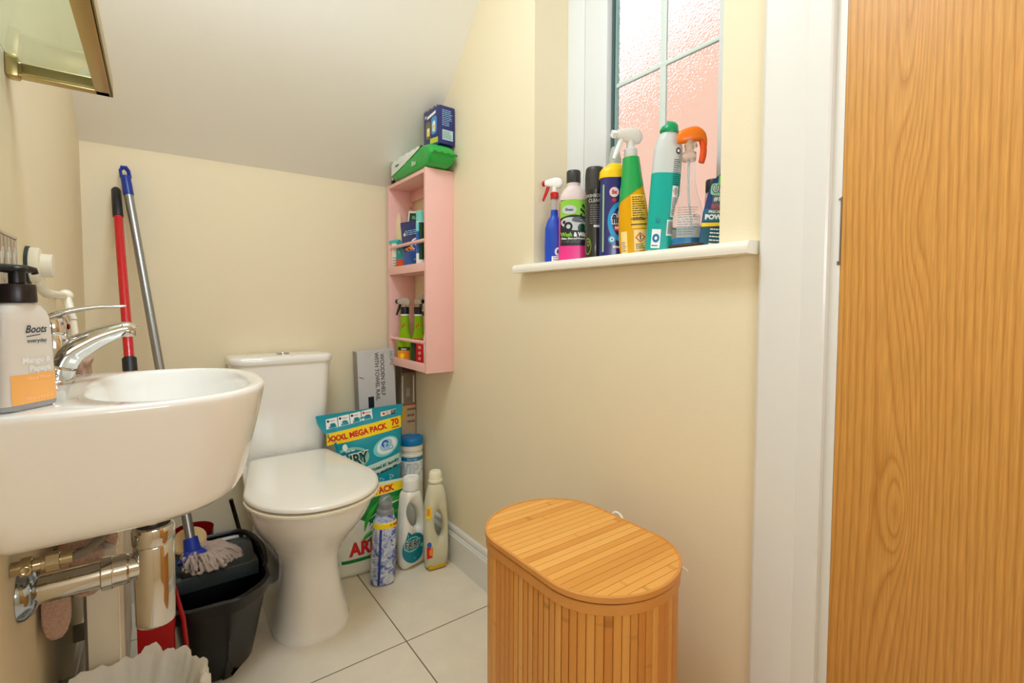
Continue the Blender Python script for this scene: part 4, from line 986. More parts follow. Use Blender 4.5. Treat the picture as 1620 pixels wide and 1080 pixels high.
hm.grid(rows); hm.uv = uvs
build('body', hm, bamboo('bamboo_slats', 'uv', 1.0), hp, ang=80)
def oband(d0, d1, z0, z1, b=.001):
    R_ = []
    for d, z in [(d1, z0), (d0+b, z0), (d0, z0+b), (d0, z1-b), (d0+b, z1), (d1, z1)]:
        R_.append([(x, y, z) for x, y in oval(d, 240)[0]])
    return M().grid(R_+[R_[0]], True)
BR_ = mat('bent_bamboo_rim', (214, 148, 74), .4, var=.08, vscale=16)
build('rim_band', oband(.0012, .008, .4700, .4865), BR_, hp, ang=40)
build('base_band', oband(.0012, .008, 0.001, .03), BR_, hp, ang=40)
lz = M().grid([[(x, y, z) for x, y in oval(d, 240)[0]] for d, z in [(.012, .492), (.004, .492), (.004, .4992)]], True, True, False)
LIDM = bamboo('bamboo_lid_slats', 'obj', .0155, ((230, 164, 76), (206, 134, 50), (240, 182, 98)))
build('lid', lz.grid([[(x, y, .4992) for x, y in oval(.0035, 240)[0]]], True, False, True) if False else M().prism([p for p in oval(.0035, 240)[0]], .492, .4994, 'z'), LIDM, hp, ang=30)
build('lid_rim', oband(-.0008, .0036, .4895, .5005, .0012), BR_, hp, ang=40)
build('liner_tie', M().tube(smooth_path([(.742, .63, .478), (.752, .640, .487), (.757, .652, .496), (.752, .662, .501), (.746, .668, .492)], 5), .0028, 8), mat('white_cotton', (232, 228, 216), .9), hp)
build('liner_tie', M().tube(smooth_path([(.722, .505, .470), (.742, .500, .462), (.752, .498, .455), (.756, .496, .45)], 5), .0022, 8), mat('white_cotton'), hp)
# ================================================================ pink wall shelf
SX0, SX1, SY0, SY1, SZ0, SZ1 = .7415, .8495, 1.506, 1.838, .690, 1.3925
ps = thing('wall_shelf_unit', 'pink painted two tier wooden shelf unit on the right wall near the back corner', 'shelf unit', (.80, 1.67, SZ0))
build('side_panel', M().box(SX0, SX1, SY0, SY0+.012, SZ0, SZ1, .0008), PINKW, ps)
build('side_panel', M().box(SX0, SX1, SY1-.012, SY1, SZ0, SZ1, .0008), PINKW, ps)
build('top_board', M().box(SX0+.001, SX1, SY0+.012, SY1-.012, 1.378, 1.3905, .0006), PINKW, ps)
for z in (.692, 1.043):
    build('shelf_board', M().box(SX0+.003, SX1, SY0+.012, SY1-.012, z, z+.012, .0006), PINKW, ps)
    build('front_lip', M().box(SX0+.0005, SX0+.0105, SY0+.012, SY1-.012, z, z+.030, .0008), PINKW, ps)
build('back_rail', M().box(SX1-.012, SX1, SY0+.012, SY1-.012, 1.340, 1.378, .0008), PINKW, ps)
for z in (.795, 1.150):
    build('guard_rail', M().tube([(SX0+.009, SY0+.011, z), (SX0+.009, SY1-.011, z)], .0065, 16), PINKW, ps)
for z in (.735, 1.315):
    build('screw', M().lathe([(.0035, 0), (.0035, -.001), (.0005, -.0012)], (.835, SY1-.012, z), 12, 'y'), STEEL, ps)
ZB, ZM, ZT = .7042, 1.0552, 1.3912
# --- top: wipes pack, capsule box, two small dark bottles
WP = thing('wipes_pack', 'green and white soft wipes pack lying on top of the pink shelf', 'wipes pack', (.790, 1.63, ZT))
def pillow(lx, ly, lz_, n=26, seed=0, cr=.0025):
    m = M(); rows = []
    for j in range(n+1):
        v = j/n*2-1; row = []
        f = max(0, 1-abs(v)**7)**.5; f = max(f, .07)
        for i in range(40):
            a = 2*math.pi*i/40; c, s = math.cos(a), math.sin(a)
            x = math.copysign(abs(c)**.45, c)*lx*(.93+.07*f); z = math.copysign(abs(s)**.5, s)*lz_*f
            q = noise.noise(Vector((x*26+seed, v*5, z*26)))*cr*(1 if f > .2 else .5)
            row.append((x+q*c*1.2, v*ly, z+lz_+q*s))
        rows.append(row)
    return m.grid(rows, True, True, True)
GF = mat('green_film', (10, 166, 60), .25, coat=.4); WF = mat('white_film_gloss', (228, 232, 226), .3, coat=.3)
wm = pillow(.050, .168, .041, seed=2)
def shift(m, dx, dy, dz, rz=0): 
    m.v = [(p[0]+dx, p[1]+dy, p[2]+dz) for p in m.v]; return m
build('pack', shift(wm, -.002, 0, .0015), GF, WP, False, ang=70)
# white upper print on the room side (facing -X)
def Sw(s, z, off=.0008):
    # wraps: s along Y, z = girth coordinate from the lower left edge over the top
    g = z
    if g < .068: return Vector((-.0520-off*1.2-.0006*math.sin(g*60), s, .006+g))
    return Vector((-.0500+(g-.068)*.98+.001, s, .0830+off*.9))
rows = []
for j in range(13):
    row = []
    for i in range(25):
        s = -.085+.24*i/24; lo = .020+.050*math.exp(-((s+.0)/.045)**2)*0+.045*(1-i/24)**1.2; g = lo+(.125-lo)*j/12
        p = Sw(s, g, .001); row.append(p)
    rows.append(row)
build('white_print', M().grid(rows), WF, WP, False, ang=50)
text(lambda s, z, off: Vector((-.0532-off, -s, z)), 'Eco', .045, .030, .022, WPR, WP, bold=.0005); text(lambda s, z, off: Vector((-.0532-off, -s, z)), 'wipes', -.100, .056, .014, MGR, WP, bold=.0004)
build('end_seal', M().grid([[(-.046+.092*i/12, -.166-.014*(k_/3), .038+.003*math.sin(i*1.9)*(k_/3)+.004*k_/3) for i in range(13)] for k_ in range(4)]), GF, WP, False)
cb_ = thing('capsule_box', 'navy blue carton with capsule picture on top of the green wipes pack', 'box', (.815, 1.545, ZT+.0850), (0, 0, math.radians(2)))
NB_ = mat('navy_carton', (34, 40, 112), .35, coat=.3)
build('carton', M().box(-.0300, .0290, -.056, .056, 0, .128, .0012), NB_, cb_, False)
build('torn_flap', M().grid([[(-.0305, .056-.10*i/8, .126+.008*math.sin(i*1.3)**2+.002) for i in range(9)], [(-.0285, .056-.10*i/8, .127) for i in range(9)]]), mat('grey_card', (120, 116, 110), .8), cb_, False)
Se = flatS((0, -.056, 0), (1, 0, 0), (0, 0, 1)); Sl = flatS((-.030, 0, 0), (0, -1, 0), (0, 0, 1))
patch(Se, -.020, .022, .014, .048, mat('pale_mint_print', (176, 206, 214), .5), cb_, 'address_panel'); lines(Se, -.021, .020, .060, .116, 9, LBL, cb_)
lines(Se, -.018, .020, .018, .044, 5, GPR, cb_, off=.0013)
for s, zz, a, b, mm in ((.018, .07, .020, .030, mat('sky_print', (70, 150, 214), .35)), (-.022, .062, .017, .030, mat('olive_print', (120, 110, 60), .4)), (.018, .066, .010, .018, WPR), (.018, .062, .006, .008, YEL), (-.022, .055, .010, .014, mat('cream_print')), (-.021, .050, .006, .007, YEL)):
    blob(Sl, s, zz, a, b, mm, cb_, 'picture', off=.0006+.0004*(a < .015)+.0003*(a < .008), rings=1, e=4)
patch(Sl, -.030, .030, .100, .110, WPR, cb_, 'title_strip', skew=.12); patch(Sl, -.010, .045, .012, .030, mat('lime_print', (190, 206, 60), .4), cb_, 'claim_strip', skew=-.1); text(Sl, '36', -.040, .110, .014, WPR, cb_, bold=.0004)
for y, h, lab in ((1.822, .046, 'small dark glass perfume bottle at the back end of the pink shelf top'), ):
    for k_, (dx, dy, hh, lb) in enumerate([(.768, 1.815, .030, 'small dark square bottle with silver cap on the pink shelf top, nearer the room'), ]):
        t = thing('perfume_bottle', lb, 'bottle', (.760, 1.825, ZT))
        build('glass', M().box(-.008, .008, -.008, .006, 0, .022, .002), mat('smoky_glass', (60, 56, 56), .1, coat=.6), t, False)
        build('cap', M().lathe([(.005, .022), (.005, .030), (.004, .031), (.001, .031)], (0, -.001, 0), 18), CHROME, t, False)
# --- middle shelf
def softpack(name, label, cat, loc, H, W, T, mm, rz, tilt=0, seed=0, group=None, top=None, pitch=0):
    t = thing(name, label, cat, loc, (pitch, tilt, rz))
    P_ = Pouch(H, [(0, -W*.42, W*.42, .2), (.06, -W*.46, W*.46, .7), (.4, -W*.48, W*.48, 1), (.8, -W*.49, W*.49, .7), (.94, -W*.5, W*.5, .12), (1, -W*.5, W*.5, .03)], T, .002, seed)
    build('packet', P_.mesh(), mm, t, False, ang=80); return t, P_.S
RZ = math.radians(-62)
t, S_ = softpack('capsule_pouch', 'navy and blue crumpled dishwasher tablet pouch on the middle shelf', 'pouch', (.800, 1.690, ZM), .190, .136, .017, mat('navy_film', (22, 40, 104), .22, coat=.6), RZ, math.radians(-4), 21)
reg(S_, lambda u: (.004, .070+.02*u), -.058, .060, 0, 0, mat('bright_blue_film', (14, 86, 178), .25, coat=.5), t, 'lower_field')
blob(S_, .012, .098, .026, .024, WPR, t, 'swirl', rin=.72, rings=2); blob(S_, .013, .098, .017, .016, BLP, t, 'swirl', rings=2, off=.0011); blob(S_, .014, .100, .008, .008, WPR, t, 'swirl', rin=.3, rings=1, off=.0015)
polyp(S_, [(-.045, .086), (-.010, .094), (.004, .074), (-.030, .076)], ORG, t, 'orange_flash', off=.0014); lines(S_, -.04, .04, .135, .156, 3, LBL, t)
text(S_, 'Complete', .018, .040, .011, WPR, t, bold=.0003); blob(S_, -.020, .040, .005, .005, WPR, t, 'mark', rin=.4, rings=1); text(S_, '4', -.045, .140, .020, WPR, t, bold=.0008)
t, S_ = softpack('sachet', 'dark green and white sachet standing at the back of the middle shelf', 'sachet', (.806, 1.748, ZM), .232, .085, .006, mat('white_film_gloss'), RZ, math.radians(6), 31)
patch(S_, -.036, .038, .190, .224, mat('bottle_green_film', (14, 66, 40), .3), t, 'green_header'); text(S_, 'SILK IT', .0, .207, .016, mat('pale_green_print'), t, bold=.0004)
t = thing('cream_tube', 'cream coloured squeeze tube leaning at the left of the middle shelf', 'tube', (.787, 1.782, ZM), (math.radians(-3), math.radians(-12), RZ)); t.scale = (1, 1, 1.18)
build('tube_body', Pouch(.19, [(0, -.011, .011, 1), (.1, -.014, .014, 1), (.6, -.016, .016, .75), (.92, -.018, .018, .2), (1, -.019, .019, .03)], .013, .0004, 1).mesh(), mat('cream_squeeze_tube', (224, 206, 166), .35), t, False, ang=70)
build('crimp', M().box(-.019, .019, -.0015, .0015, .187, .197, .0006), mat('cream_squeeze_tube'), t, False)
t, S_ = softpack('sachet', 'small teal and red soft packet at the front left of the middle shelf', 'sachet', (.768, 1.768, ZM), .115, .060, .008, mat('teal_packet_film', (34, 140, 150), .3), RZ, math.radians(4), 41)
reg(S_, lambda u: (.008, .042+.01*u), -.022, .026, 0, 0, mat('orange_red_print', (214, 74, 34), .35), t, 'red_field'); polyp(S_, [(-.026, .09), (.0, .10), (.02, .08), (-.01, .07)], LBL, t, 'flash')
t = thing('test_strip_carton', 'narrow white carton with a turquoise top at the left end of the middle shelf', 'carton', (.762, 1.802, ZM), (0, math.radians(-3), RZ))
build('carton', M().box(-.014, .014, -.006, .006, 0, .112, .001), mat('cream_card', (228, 220, 204), .6), t, False)
build('turquoise_flap', M().box(-.026, .022, -.007, .007, .112, .124, .001), mat('turquoise_print', (60, 186, 186), .4), t, False)
lines(flatS((0, -.006, 0), (1, 0, 0), (0, 0, 1)), -.010, .010, .01, .06, 5, GPR, t)
SC = Body([(0, .016, .016), (.003, .0175, .0175), (.150, .0175, .0175), (.152, .0172, .0172), (.182, .0172, .0172), (.185, .015, .015)], 36)
t = thing('aerosol_can', 'slim aqua and blue aerosol can on the middle shelf by the near side panel', 'aerosol', (.772, 1.605, ZM), (0, 0, RZ)); t.scale = (1, 1, 1.12)
build('can', SC.mesh(0, .150), mat('white_label'), t, False); build('cap', SC.mesh(.150, .185), mat('aqua_cap', (120, 206, 196), .35), t, False)
patch(SC.S, -.026, .026, .050, .120, BLP, t, 'blue_label', nu=20); patch(SC.S, -.026, .026, .118, .148, mat('aqua_print'), t, 'aqua_label', nu=20); patch(SC.S, .004, .03, .03, .148, mat('bottle_green_film'), t, 'green_label', nu=12, off=.001)
# --- bottom shelf
def sprayhead(t, zc, body, trig, col, yaw=0, s=1.0, collar=None, locked=False):
    """trigger sprayer on a neck at height zc, nozzle pointing local -X rotated by yaw"""
    cy_, sy_ = math.cos(yaw), math.sin(yaw)
    def q(x, y, z): return (x*s*cy_-y*s*sy_, x*s*sy_+y*s*cy_, zc+z*s)
    m = M().lathe([(.0135*s, 0), (.0142*s, .002*s), (.0142*s, .016*s), (.012*s, .018*s), (.0085*s, .019*s)], (0, 0, zc), 28)
    build('collar', m, collar or col, t, False)
    m = M(); rows = []
    for x, w_, z0, z1 in [(-.034, .0062, .040, .052), (-.030, .0075, .037, .055), (-.015, .0085, .034, .058), (.0, .0092, .030, .0605), (.012, .0095, .028, .060), (.022, .0085, .030, .056), (.027, .006, .036, .050)]:
        row = []
        for i in range(20):
            a = 2*math.pi*i/20; c, d = math.cos(a), math.sin(a)
            row.append(q(x, math.copysign(abs(c)**.7, c)*w_, (z0+z1)/2+math.copysign(abs(d)**.7, d)*(z1-z0)/2))
        rows.append(row)
    m.grid(rows, True, True, True).tube([q(0, 0, .018), q(0, 0, .034)], .0085*s, 18)
    build('sprayer_head', m, body, t, False, ang=50)
    build('nozzle', M().tube([q(-.033, 0, .046), q(-.036, 0, .046), q(-.043, 0, .046)], [.0075*s, .0085*s, .0082*s], 4 if not locked else 18), trig, t, False, ang=30)
    P = smooth_path([q(-.022, 0, .036), q(-.027, 0, .024), q(-.034, 0, .010), q(-.041, 0, -.004)], 4)
    build('trigger', M().tube(P, interp([.0062*s, .0058*s, .0050*s, .0036*s], len(P)), 14, .8, upv=q(0, 1, 0)[:2]+(0,)), trig, t, False, ang=50)
LIME = mat('lime_plastic', (150, 196, 20), .3, trans=.25, ior=1.2)
LB = Body([(0, .026, .017, 2.6), (.003, .029, .0195, 2.6), (.02, .030, .020, 2.6), (.055, .0295, .0195, 2.6), (.085, .026, .018, 2.4), (.098, .0205, .0165, 2.2), (.112, .018, .0155, 2.1), (.150, .0155, .0145, 2), (.168, .0150, .0145, 2), (.176, .0130, .0130, 2)], 44)
def limebottle(x, y, lab, grp, yw=-20):
    t = thing('spray_bottle', lab, 'spray bottle', (x, y, ZB), (0, 0, math.radians(-38)), grp); t.scale = (1, 1, 1.13)
    build('bottle_body', LB.mesh(), LIME, t, False)
    build('neck_ring', M().lathe([(.0158, .160), (.0163, .161), (.0163, .1645), (.0155, .1655)], (0, 0, 0), 28), WHITE, t, False)
    sprayhead(t, .166, mat('hazy_plastic', (214, 204, 190), .25, trans=.5, ior=1.2), BLACK, BLACK, math.radians(yw), .92)
    build('black_sleeve', M().lathe([(.0160, .1655), (.0172, .167), (.0172, .188), (.0155, .190), (.001, .190)], (0, 0, 0), 26), BLACK, t, False)
    patch(LB.S, -.024, .022, .010, .042, ORG, t, 'label', nu=14); patch(LB.S, -.024, .024, .042, .054, mat('bottle_green_film'), t, 'label_band', nu=14); text(LB.S, 'Lime', 0, .047, .010, WPR, t, bold=.0003)
    blob(LB.S, -.006, .024, .008, .009, YEL, t, 'label_motif', off=.001, rings=1); polyp(LB.S, [(-.008, .118), (.004, .128), (.004, .136), (-.008, .126)], REDP, t, 'red_leaf')
    return t
limebottle(.772, 1.750, 'lime green spray bottle with black trigger on the bottom pink shelf, left of its twin', 'lime spray bottles')
limebottle(.806, 1.700, 'lime green spray bottle on the bottom pink shelf, partly hidden behind its twin', 'lime spray bottles', 130)
WB2 = Body([(0, .026, .020, 2.8), (.003, .028, .022, 2.8), (.09, .028, .022, 2.8), (.125, .023, .020, 2.4), (.150, .0165, .0165, 2), (.185, .0155, .0155, 2)], 40)
t = thing('spray_bottle', 'white spray bottle with grey collar on the bottom pink shelf next to the side panel', 'spray bottle', (.808, 1.598, ZB), (0, 0, math.radians(-40))); t.scale = (1, 1, 1.1)
build('bottle_body', WB2.mesh(), WHITE, t, False); sprayhead(t, .185, FROST, FROST, mat('grey_collar', (170, 172, 172), .4), math.radians(-25), .95)
polyp(WB2.S, [(-.026, .135), (-.012, .14), (-.012, .162), (-.022, .158)], mat('magenta_print', (196, 30, 90), .4), t, 'magenta_flash'); lines(WB2.S, -.015, .02, .03, .10, 7, GPR, t)
polyp(WB2.S, [(-.006, .05), (.012, .05), (.012, .075), (-.006, .075)], BPR, t, 'black_mark'); blob(WB2.S, .004, .103, .006, .004, NAVY, t, 'mark', rings=1)
t = thing('carton', 'small red and dark carton on the bottom pink shelf before the white spray bottle', 'carton', (.776, 1.640, ZB), (0, 0, math.radians(-48)))
build('box', M().box(-.026, .024, -.008, .008, 0, .098, .001), mat('red_card', (206, 24, 30), .4), t, False)
Sc_ = flatS((0, -.008, 0), (1, 0, 0), (0, 0, 1)); patch(Sc_, -.0255, -.006, .001, .097, mat('dark_green_card', (44, 50, 34), .5), t, 'dark_panel'); 
for zz in (.025, .045, .066): blob(Sc_, .008, zz, .005, .006, mat('pale_pink_print', (240, 190, 180), .4), t, 'mark', rin=.4, rings=1)
# ================================================================ window sill bottles
ZS = 1.0402
def sill(name, label, cat, x, y, rz=-38, tilt=(0, 0), group=None):
    return thing(name, label, cat, (x, y, ZS), (tilt[0], tilt[1], math.radians(rz)), group)
# 1 blue spray, red trigger
B1 = Body([(0, .024, .017, 2.4), (.003, .027, .0195, 2.5), (.05, .028, .020, 2.5), (.085, .027, .019, 2.4), (.105, .020, .015, 2.2), (.116, .0115, .0115, 2), (.130, .0105, .0105, 2)], 44)
t = sill('spray_bottle', 'blue spray bottle with red and white trigger at the left end of the window sill', 'spray bottle', .872, .9945, -50); t.scale = (0.94, 0.94, 1.096)
build('bottle_body', B1.mesh(), mat('royal_blue_plastic', (18, 74, 190), .22, coat=.3), t, False)
build('neck_tube', M().lathe([(.0085, .130), (.0085, .160)], (0, 0, 0), 20), FROST, t, False)
sprayhead(t, .158, WHITE, RED, RED, math.radians(-8), .85)
text(B1.S, 'd', .014, .030, .040, WPR, t, bold=.001, off=.0012); patch(B1.S, -.004, .026, .004, .016, mat('white_label'), t, 'label', nu=12); lines(B1.S, .0, .022, .005, .015, 2, GPR, t, off=.0012)
# 2 pink wash and wax
B2 = Body([(0, .032, .022, 3), (.003, .0345, .0245, 3), (.12, .0345, .0245, 3), (.145, .033, .024, 2.8), (.158, .026, .021, 2.4), (.168, .0165, .0165, 2), (.178, .016, .016, 2)], 48)
t = sill('car_shampoo_bottle', 'pink car wash bottle with green and black label and black cap on the sill', 'bottle', .880, .9294, -42); t.scale = (1.074, 1.074, 1.152)
build('bottle_body', B2.mesh(), mat('hazy_pink_plastic', (240, 222, 218), .18, trans=.2, ior=1.2), t, False)
build('liquid', B2.mesh(.003, .132, -.0002), mat('pink_liquid', (250, 60, 150), .3, trans=.15), t, False)
build('cap', M().lathe([(.0165, .175), (.0170, .177), (.0170, .200), (.0155, .203), (.001, .204)], (0, 0, 0), 30), mat('charcoal_cap', (52, 52, 50), .4), t, False)
S_ = B2.S
patch(S_, -.033, .034, .034, .135, mat('charcoal_label', (38, 36, 46), .35), t, 'label', nu=24); reg(S_, lambda u: (.094+.008*math.sin(u*3), .132+.004*math.sin(u*3.1)), -.033, .034, 0, 0, mat('lime_label', (134, 200, 60), .35), t, 'label_top')
blob(S_, -.010, .113, .017, .010, mat('silver_print', (196, 200, 204), .3), t, 'badge', off=.0014, rings=2); text(S_, 'Sheen', -.010, .113, .0080, NAVY, t, off=.0018, bold=.0002); blob(S_, .0, .082, .030, .014, mat('silver_print'), t, 'car_picture', off=.0013, rings=2, rot=-.15); blob(S_, -.012, .076, .010, .010, BPR, t, 'car_wheel', off=.0017, rings=1, rin=.5); blob(S_, .012, .091, .016, .006, mat('glass_grey_print', (90, 96, 104), .3), t, 'car_picture', off=.0017, rings=1)
for i in range(4):
    for j in range(4):
        if (i+j) % 2 == 0: polyp(S_, [(.016+.004*i, .098+.006*j+.0025*i), (.020+.004*i, .098+.006*j+.0025*i), (.020+.004*i, .104+.006*j+.0025*i), (.016+.004*i, .104+.006*j+.0025*i)], BPR, t, 'chequer', off=.0014)
blob(S_, .019, .073, .009, .009, mat('bottle_green_film'), t, 'seal', off=.0016, rings=1)
text(S_, 'Wash', -.030, .058, .0128, mat('lime_label'), t, off=.0014, bold=.0005, align='LEFT', sx=.9); text(S_, '& Wax', .001, .058, .0128, WPR, t, off=.0014, bold=.0007, align='LEFT', sx=.9)
text(S_, 'Clean, Shine and Protects', 0, .0495, .0055, WPR, t, off=.0014, bold=.0002); lines(S_, -.030, .030, .040, .046, 2, GPR, t)
# 3 black dashboard cleaner can
B3 = Body([(0, .0245, .0245), (.003, .0260, .0260), (.148, .0260, .0260), (.150, .0265, .0265), (.178, .0260, .0260), (.196, .0245, .0245), (.2, .022, .022)], 48)
t = sill('aerosol_can', 'black dashboard cleaner aerosol can with dark grey cap on the sill', 'aerosol', .885, .8578, -42); t.scale = (0.934, 0.934, 1.132)
build('can', B3.mesh(0, .149), mat('black_can', (40, 40, 36), .22, coat=.5), t, False); build('cap', B3.mesh(.149, .2), mat('charcoal_cap'), t, False)
text(B3.S, 'DASHBOARD', .0, .136, .0100, mat('pale_grey_print', (190, 190, 184), .4), t, bold=.0001); text(B3.S, 'CLEANER', .004, .1255, .0105, mat('pale_grey_print'), t, bold=.0001); lines(B3.S, -.014, .018, .075, .118, 9, GPR, t); lines(B3.S, -.004, .010, .068, .074, 1, WPR, t, frac=.8)
blob(B3.S, -.020, .028, .010, .018, mat('olive_line_print', (140, 160, 50), .4), t, 'leaf_line', rin=.86, rings=1); blob(B3.S, -.018, .034, .004, .006, mat('olive_line_print'), t, 'leaf_line', rin=.6, rings=1)
# 4 navy rinse aid with yellow cap
B4 = Body([(0, .031, .021, 3), (.003, .034, .024, 3.2), (.05, .0345, .0245, 3.2), (.10, .034, .024, 3.2), (.150, .0335, .0235, 3), (.170, .033, .0225, 2.8)], 52)
t = sill('rinse_aid_bottle', 'navy rinse aid bottle with yellow shoulder and grey spout on the sill', 'bottle', .892, .8000, -40); t.scale = (1.046, 1.046, 1.106)
build('bottle_body', B4.mesh(), mat('navy_plastic', (30, 34, 110), .2, coat=.4), t, False)
build('yellow_shoulder', Body([(.170, .0345, .0235, 2.8), (.173, .0352, .0240, 2.8), (.186, .034, .023, 2.6), (.194, .027, .020, 2.3), (.199, .0175, .0175, 2), (.201, .0165, .0165, 2)], 48).mesh(), mat('yellow_plastic', (246, 200, 20), .3), t, False)
build('spout_cap', M().lathe([(.0145, .200), (.0145, .214), (.013, .217), (.0105, .228), (.0085, .236), (.006, .239), (.001, .240)], (0, 0, 0), 28), mat('grey_hazy_cap', (196, 206, 202), .2, trans=.4, ior=1.2), t, False)
S_ = B4.S
blob(S_, .012, .076, .030, .042, mat('azure_print', (20, 150, 214), .3), t, 'swoosh', rings=4); blob(S_, .016, .076, .024, .034, mat('navy_plastic'), t, 'swoosh', rings=4, off=.0009); blob(S_, .020, .092, .016, .016, LBL, t, 'water_splash', rings=3, off=.0013)
text(S_, 'finish', .014, .080, .0250, NAVY, t, bold=.0011, off=.0022, sx=.85); text(S_, 'finish', .014, .080, .0250, WPR, t, bold=.0028, off=.0018, sx=.85); patch(S_, -.002, .034, .056, .068, REDP, t, 'red_band', off=.0014, nu=14)
text(S_, 'RINSE AID', .014, .062, .0070, WPR, t, bold=.0003, off=.0018); blob(S_, -.004, .138, .0105, .0105, mat('pale_pink_disc', (232, 206, 214), .4), t, 'badge', off=.0010, rings=1); text(S_, '5x', -.004, .138, .0115, REDP, t, bold=.0006, off=.0014)
blob(S_, -.004, .121, .005, .004, REDP, t, 'badge', rings=1); blob(S_, -.008, .038, .0085, .0085, mat('azure_print'), t, 'badge', rings=1, off=.001); blob(S_, -.008, .038, .005, .005, WPR, t, 'badge', rings=1, off=.0014, rin=.5)
text(S_, '800ml', .002, .022, .0065, WPR, t, bold=.0003); polyp(S_, [(.012, .158), (.026, .160), (.020, .148)], YEL, t, 'yellow_flash')
patch(S_, -.030, -.026, .012, .155, mat('pale_stripe_print', (150, 190, 120), .4), t, 'side_stripe', nu=2)
# 5 yellow spray with green shoulder
B5 = Body([(0, .028, .021, 2.6), (.003, .031, .0235, 2.7), (.03, .0325, .0245, 2.7), (.07, .0325, .024, 2.6), (.105, .030, .0225, 2.5), (.135, .0255, .020, 2.3), (.165, .0215, .0185, 2.2), (.195, .0185, .0172, 2.1), (.206, .017, .0165, 2)], 52)
t = sill('spray_bottle', 'yellow cleaner spray bottle with green shoulder and white trigger on the sill', 'spray bottle', .890, .7345, -44, (0, math.radians(-3))); t.scale = (1.052, 1.052, 1.086)
build('bottle_body', B5.mesh(), mat('amber_yellow_plastic', (248, 182, 10), .18, trans=.25, coat=.3, ior=1.2), t, False)
S_ = B5.S
gm = M(); rows = []
for j in range(14):
    row = []
    for i in range(53):
        a = -.085+.17*i/52; lo = .118+.55*(a+.0)*.35
        lo = .130+.028*math.sin(a*22); zz = lo+(.2055-lo)*j/13; row.append(S_(max(-.075, min(.075, a))*(.0255+(.0*j)) / .0255 * (1 if j < 1 else (B5.at(zz)[1]/.0255)), zz, .0007))
    rows.append(row)
build('green_sleeve', gm.grid(rows), mat('green_sleeve_film', (12, 158, 76), .22, coat=.4), t, False, ang=60)
sprayhead(t, .206, mat('milky_white_plastic', (240, 238, 232), .25, trans=.3, ior=1.2), WHITE, mat('grey_hazy_collar', (206, 208, 206), .3), math.radians(25), 1.02)
patch(S_, -.006, .028, .055, .125, mat('pale_yellow_label', (250, 196, 60), .4), t, 'label', nu=12); lines(S_, -.004, .026, .070, .122, 11, BPR, t, off=.0012); patch(S_, -.008, .026, .062, .064, BPR, t, 'rule', off=.0012); patch(S_, -.008, .026, .074, .0755, BPR, t, 'rule', off=.0012)
patch(S_, -.003, .024, .010, .052, mat('pale_cream_label', (250, 214, 140), .4), t, 'warning_panel', nu=10); blob(S_, .010, .036, .0105, .0105, REDP, t, 'warning_diamond', rin=.78, rings=1, n=4, off=.0012); text(S_, '!', .010, .036, .013, BPR, t, bold=.0006, off=.0012); lines(S_, .0, .022, .012, .024, 3, BPR, t, off=.0012)
patch(S_, -.031, -.017, .004, .050, mat('pale_cream_label'), t, 'side_panel', nu=6); lines(S_, -.029, -.019, .008, .03, 5, GPR, t, off=.0012)
# 6 tall aqua cleaner bottle leaning
B6 = Body([(0, .029, .020, 2.8), (.004, .0325, .0235, 2.9), (.06, .0335, .024, 2.9), (.14, .0335, .024, 2.8), (.185, .0335, .024, 2.7), (.212, .0325, .023, 2.5), (.230, .028, .0205, 2.3), (.242, .020, .0175, 2.1), (.247, .0165, .0165, 2)], 52)
t = sill('cleaner_bottle', 'tall aqua bathroom cleaner bottle with green cap, tallest on the sill', 'bottle', .885, .6638, -44, (0, math.radians(4))); t.scale = (0.91, 0.91, 1.053)
build('bottle_body', B6.mesh(), mat('grey_clear_bottle', (222, 228, 226), .12, trans=.25, ior=1.15), t, False)
build('liquid', B6.mesh(.004, .160, -.0002), mat('aqua_liquid', (40, 190, 176), .2, trans=.25, ior=1.2), t, False)
build('cap', M().grid([[(.001+r*math.cos(a)*1.0-.002*k_, r*math.sin(a), z+(.006*math.cos(a) if k_ > 1 else 0)) for a in [2*math.pi*i/30 for i in range(30)]] for k_, (r, z) in enumerate([(.0205, .243), (.0215, .246), (.0205, .254), (.016, .260), (.009, .262), (.001, .2625)])], True, True, True), mat('cap_green', (6, 150, 90), .3), t, False)
S_ = B6.S
blob(S_, .020, .204, .0055, .0065, BPR, t, 'seal_mark', rings=1, off=.001); blob(S_, .020, .204, .0030, .0035, WPR, t, 'seal_mark', rings=1, off=.0014); lines(S_, .012, .029, .135, .188, 13, BPR, t)
patch(S_, .014, .029, .072, .134, mat('white_label'), t, 'label', nu=6); blob(S_, .0215, .124, .006, .008, REDP, t, 'warning_diamond', rin=.78, rings=1, n=4, off=.0012); text(S_, '!', .0215, .124, .009, BPR, t, bold=.0004, off=.0012); lines(S_, .015, .028, .074, .112, 10, BPR, t, off=.0012)
patch(S_, .008, .029, .034, .066, mat('white_label'), t, 'barcode_panel', nu=6)
m = M()
for i in range(14):
    a = .0105+i*.0012; wv = (.0003, .0007, .0005)[i % 3]; m.add([S_(a, .038, .0012), S_(a+wv, .038, .0012), S_(a+wv, .063, .0012), S_(a, .063, .0012)], [(0, 1, 2, 3)])
build('barcode', m, BPR, t, False, flat=True)
patch(S_, -.024, -.004, .008, .046, mat('white_label'), t, 'recycling_panel', off=.0009); blob(S_, -.014, .028, .0078, .0088, mat('blue_mark', (20, 110, 170), .4), t, 'recycling_mark', rings=1, off=.0013); blob(S_, -.014, .028, .003, .0035, WPR, t, 'recycling_mark', rings=1, off=.0017); lines(S_, -.022, -.006, .010, .016, 1, BPR, t, off=.0013)
text(S_, 'U', -.013, .063, .012, mat('deep_teal_print'), t, bold=.0006)
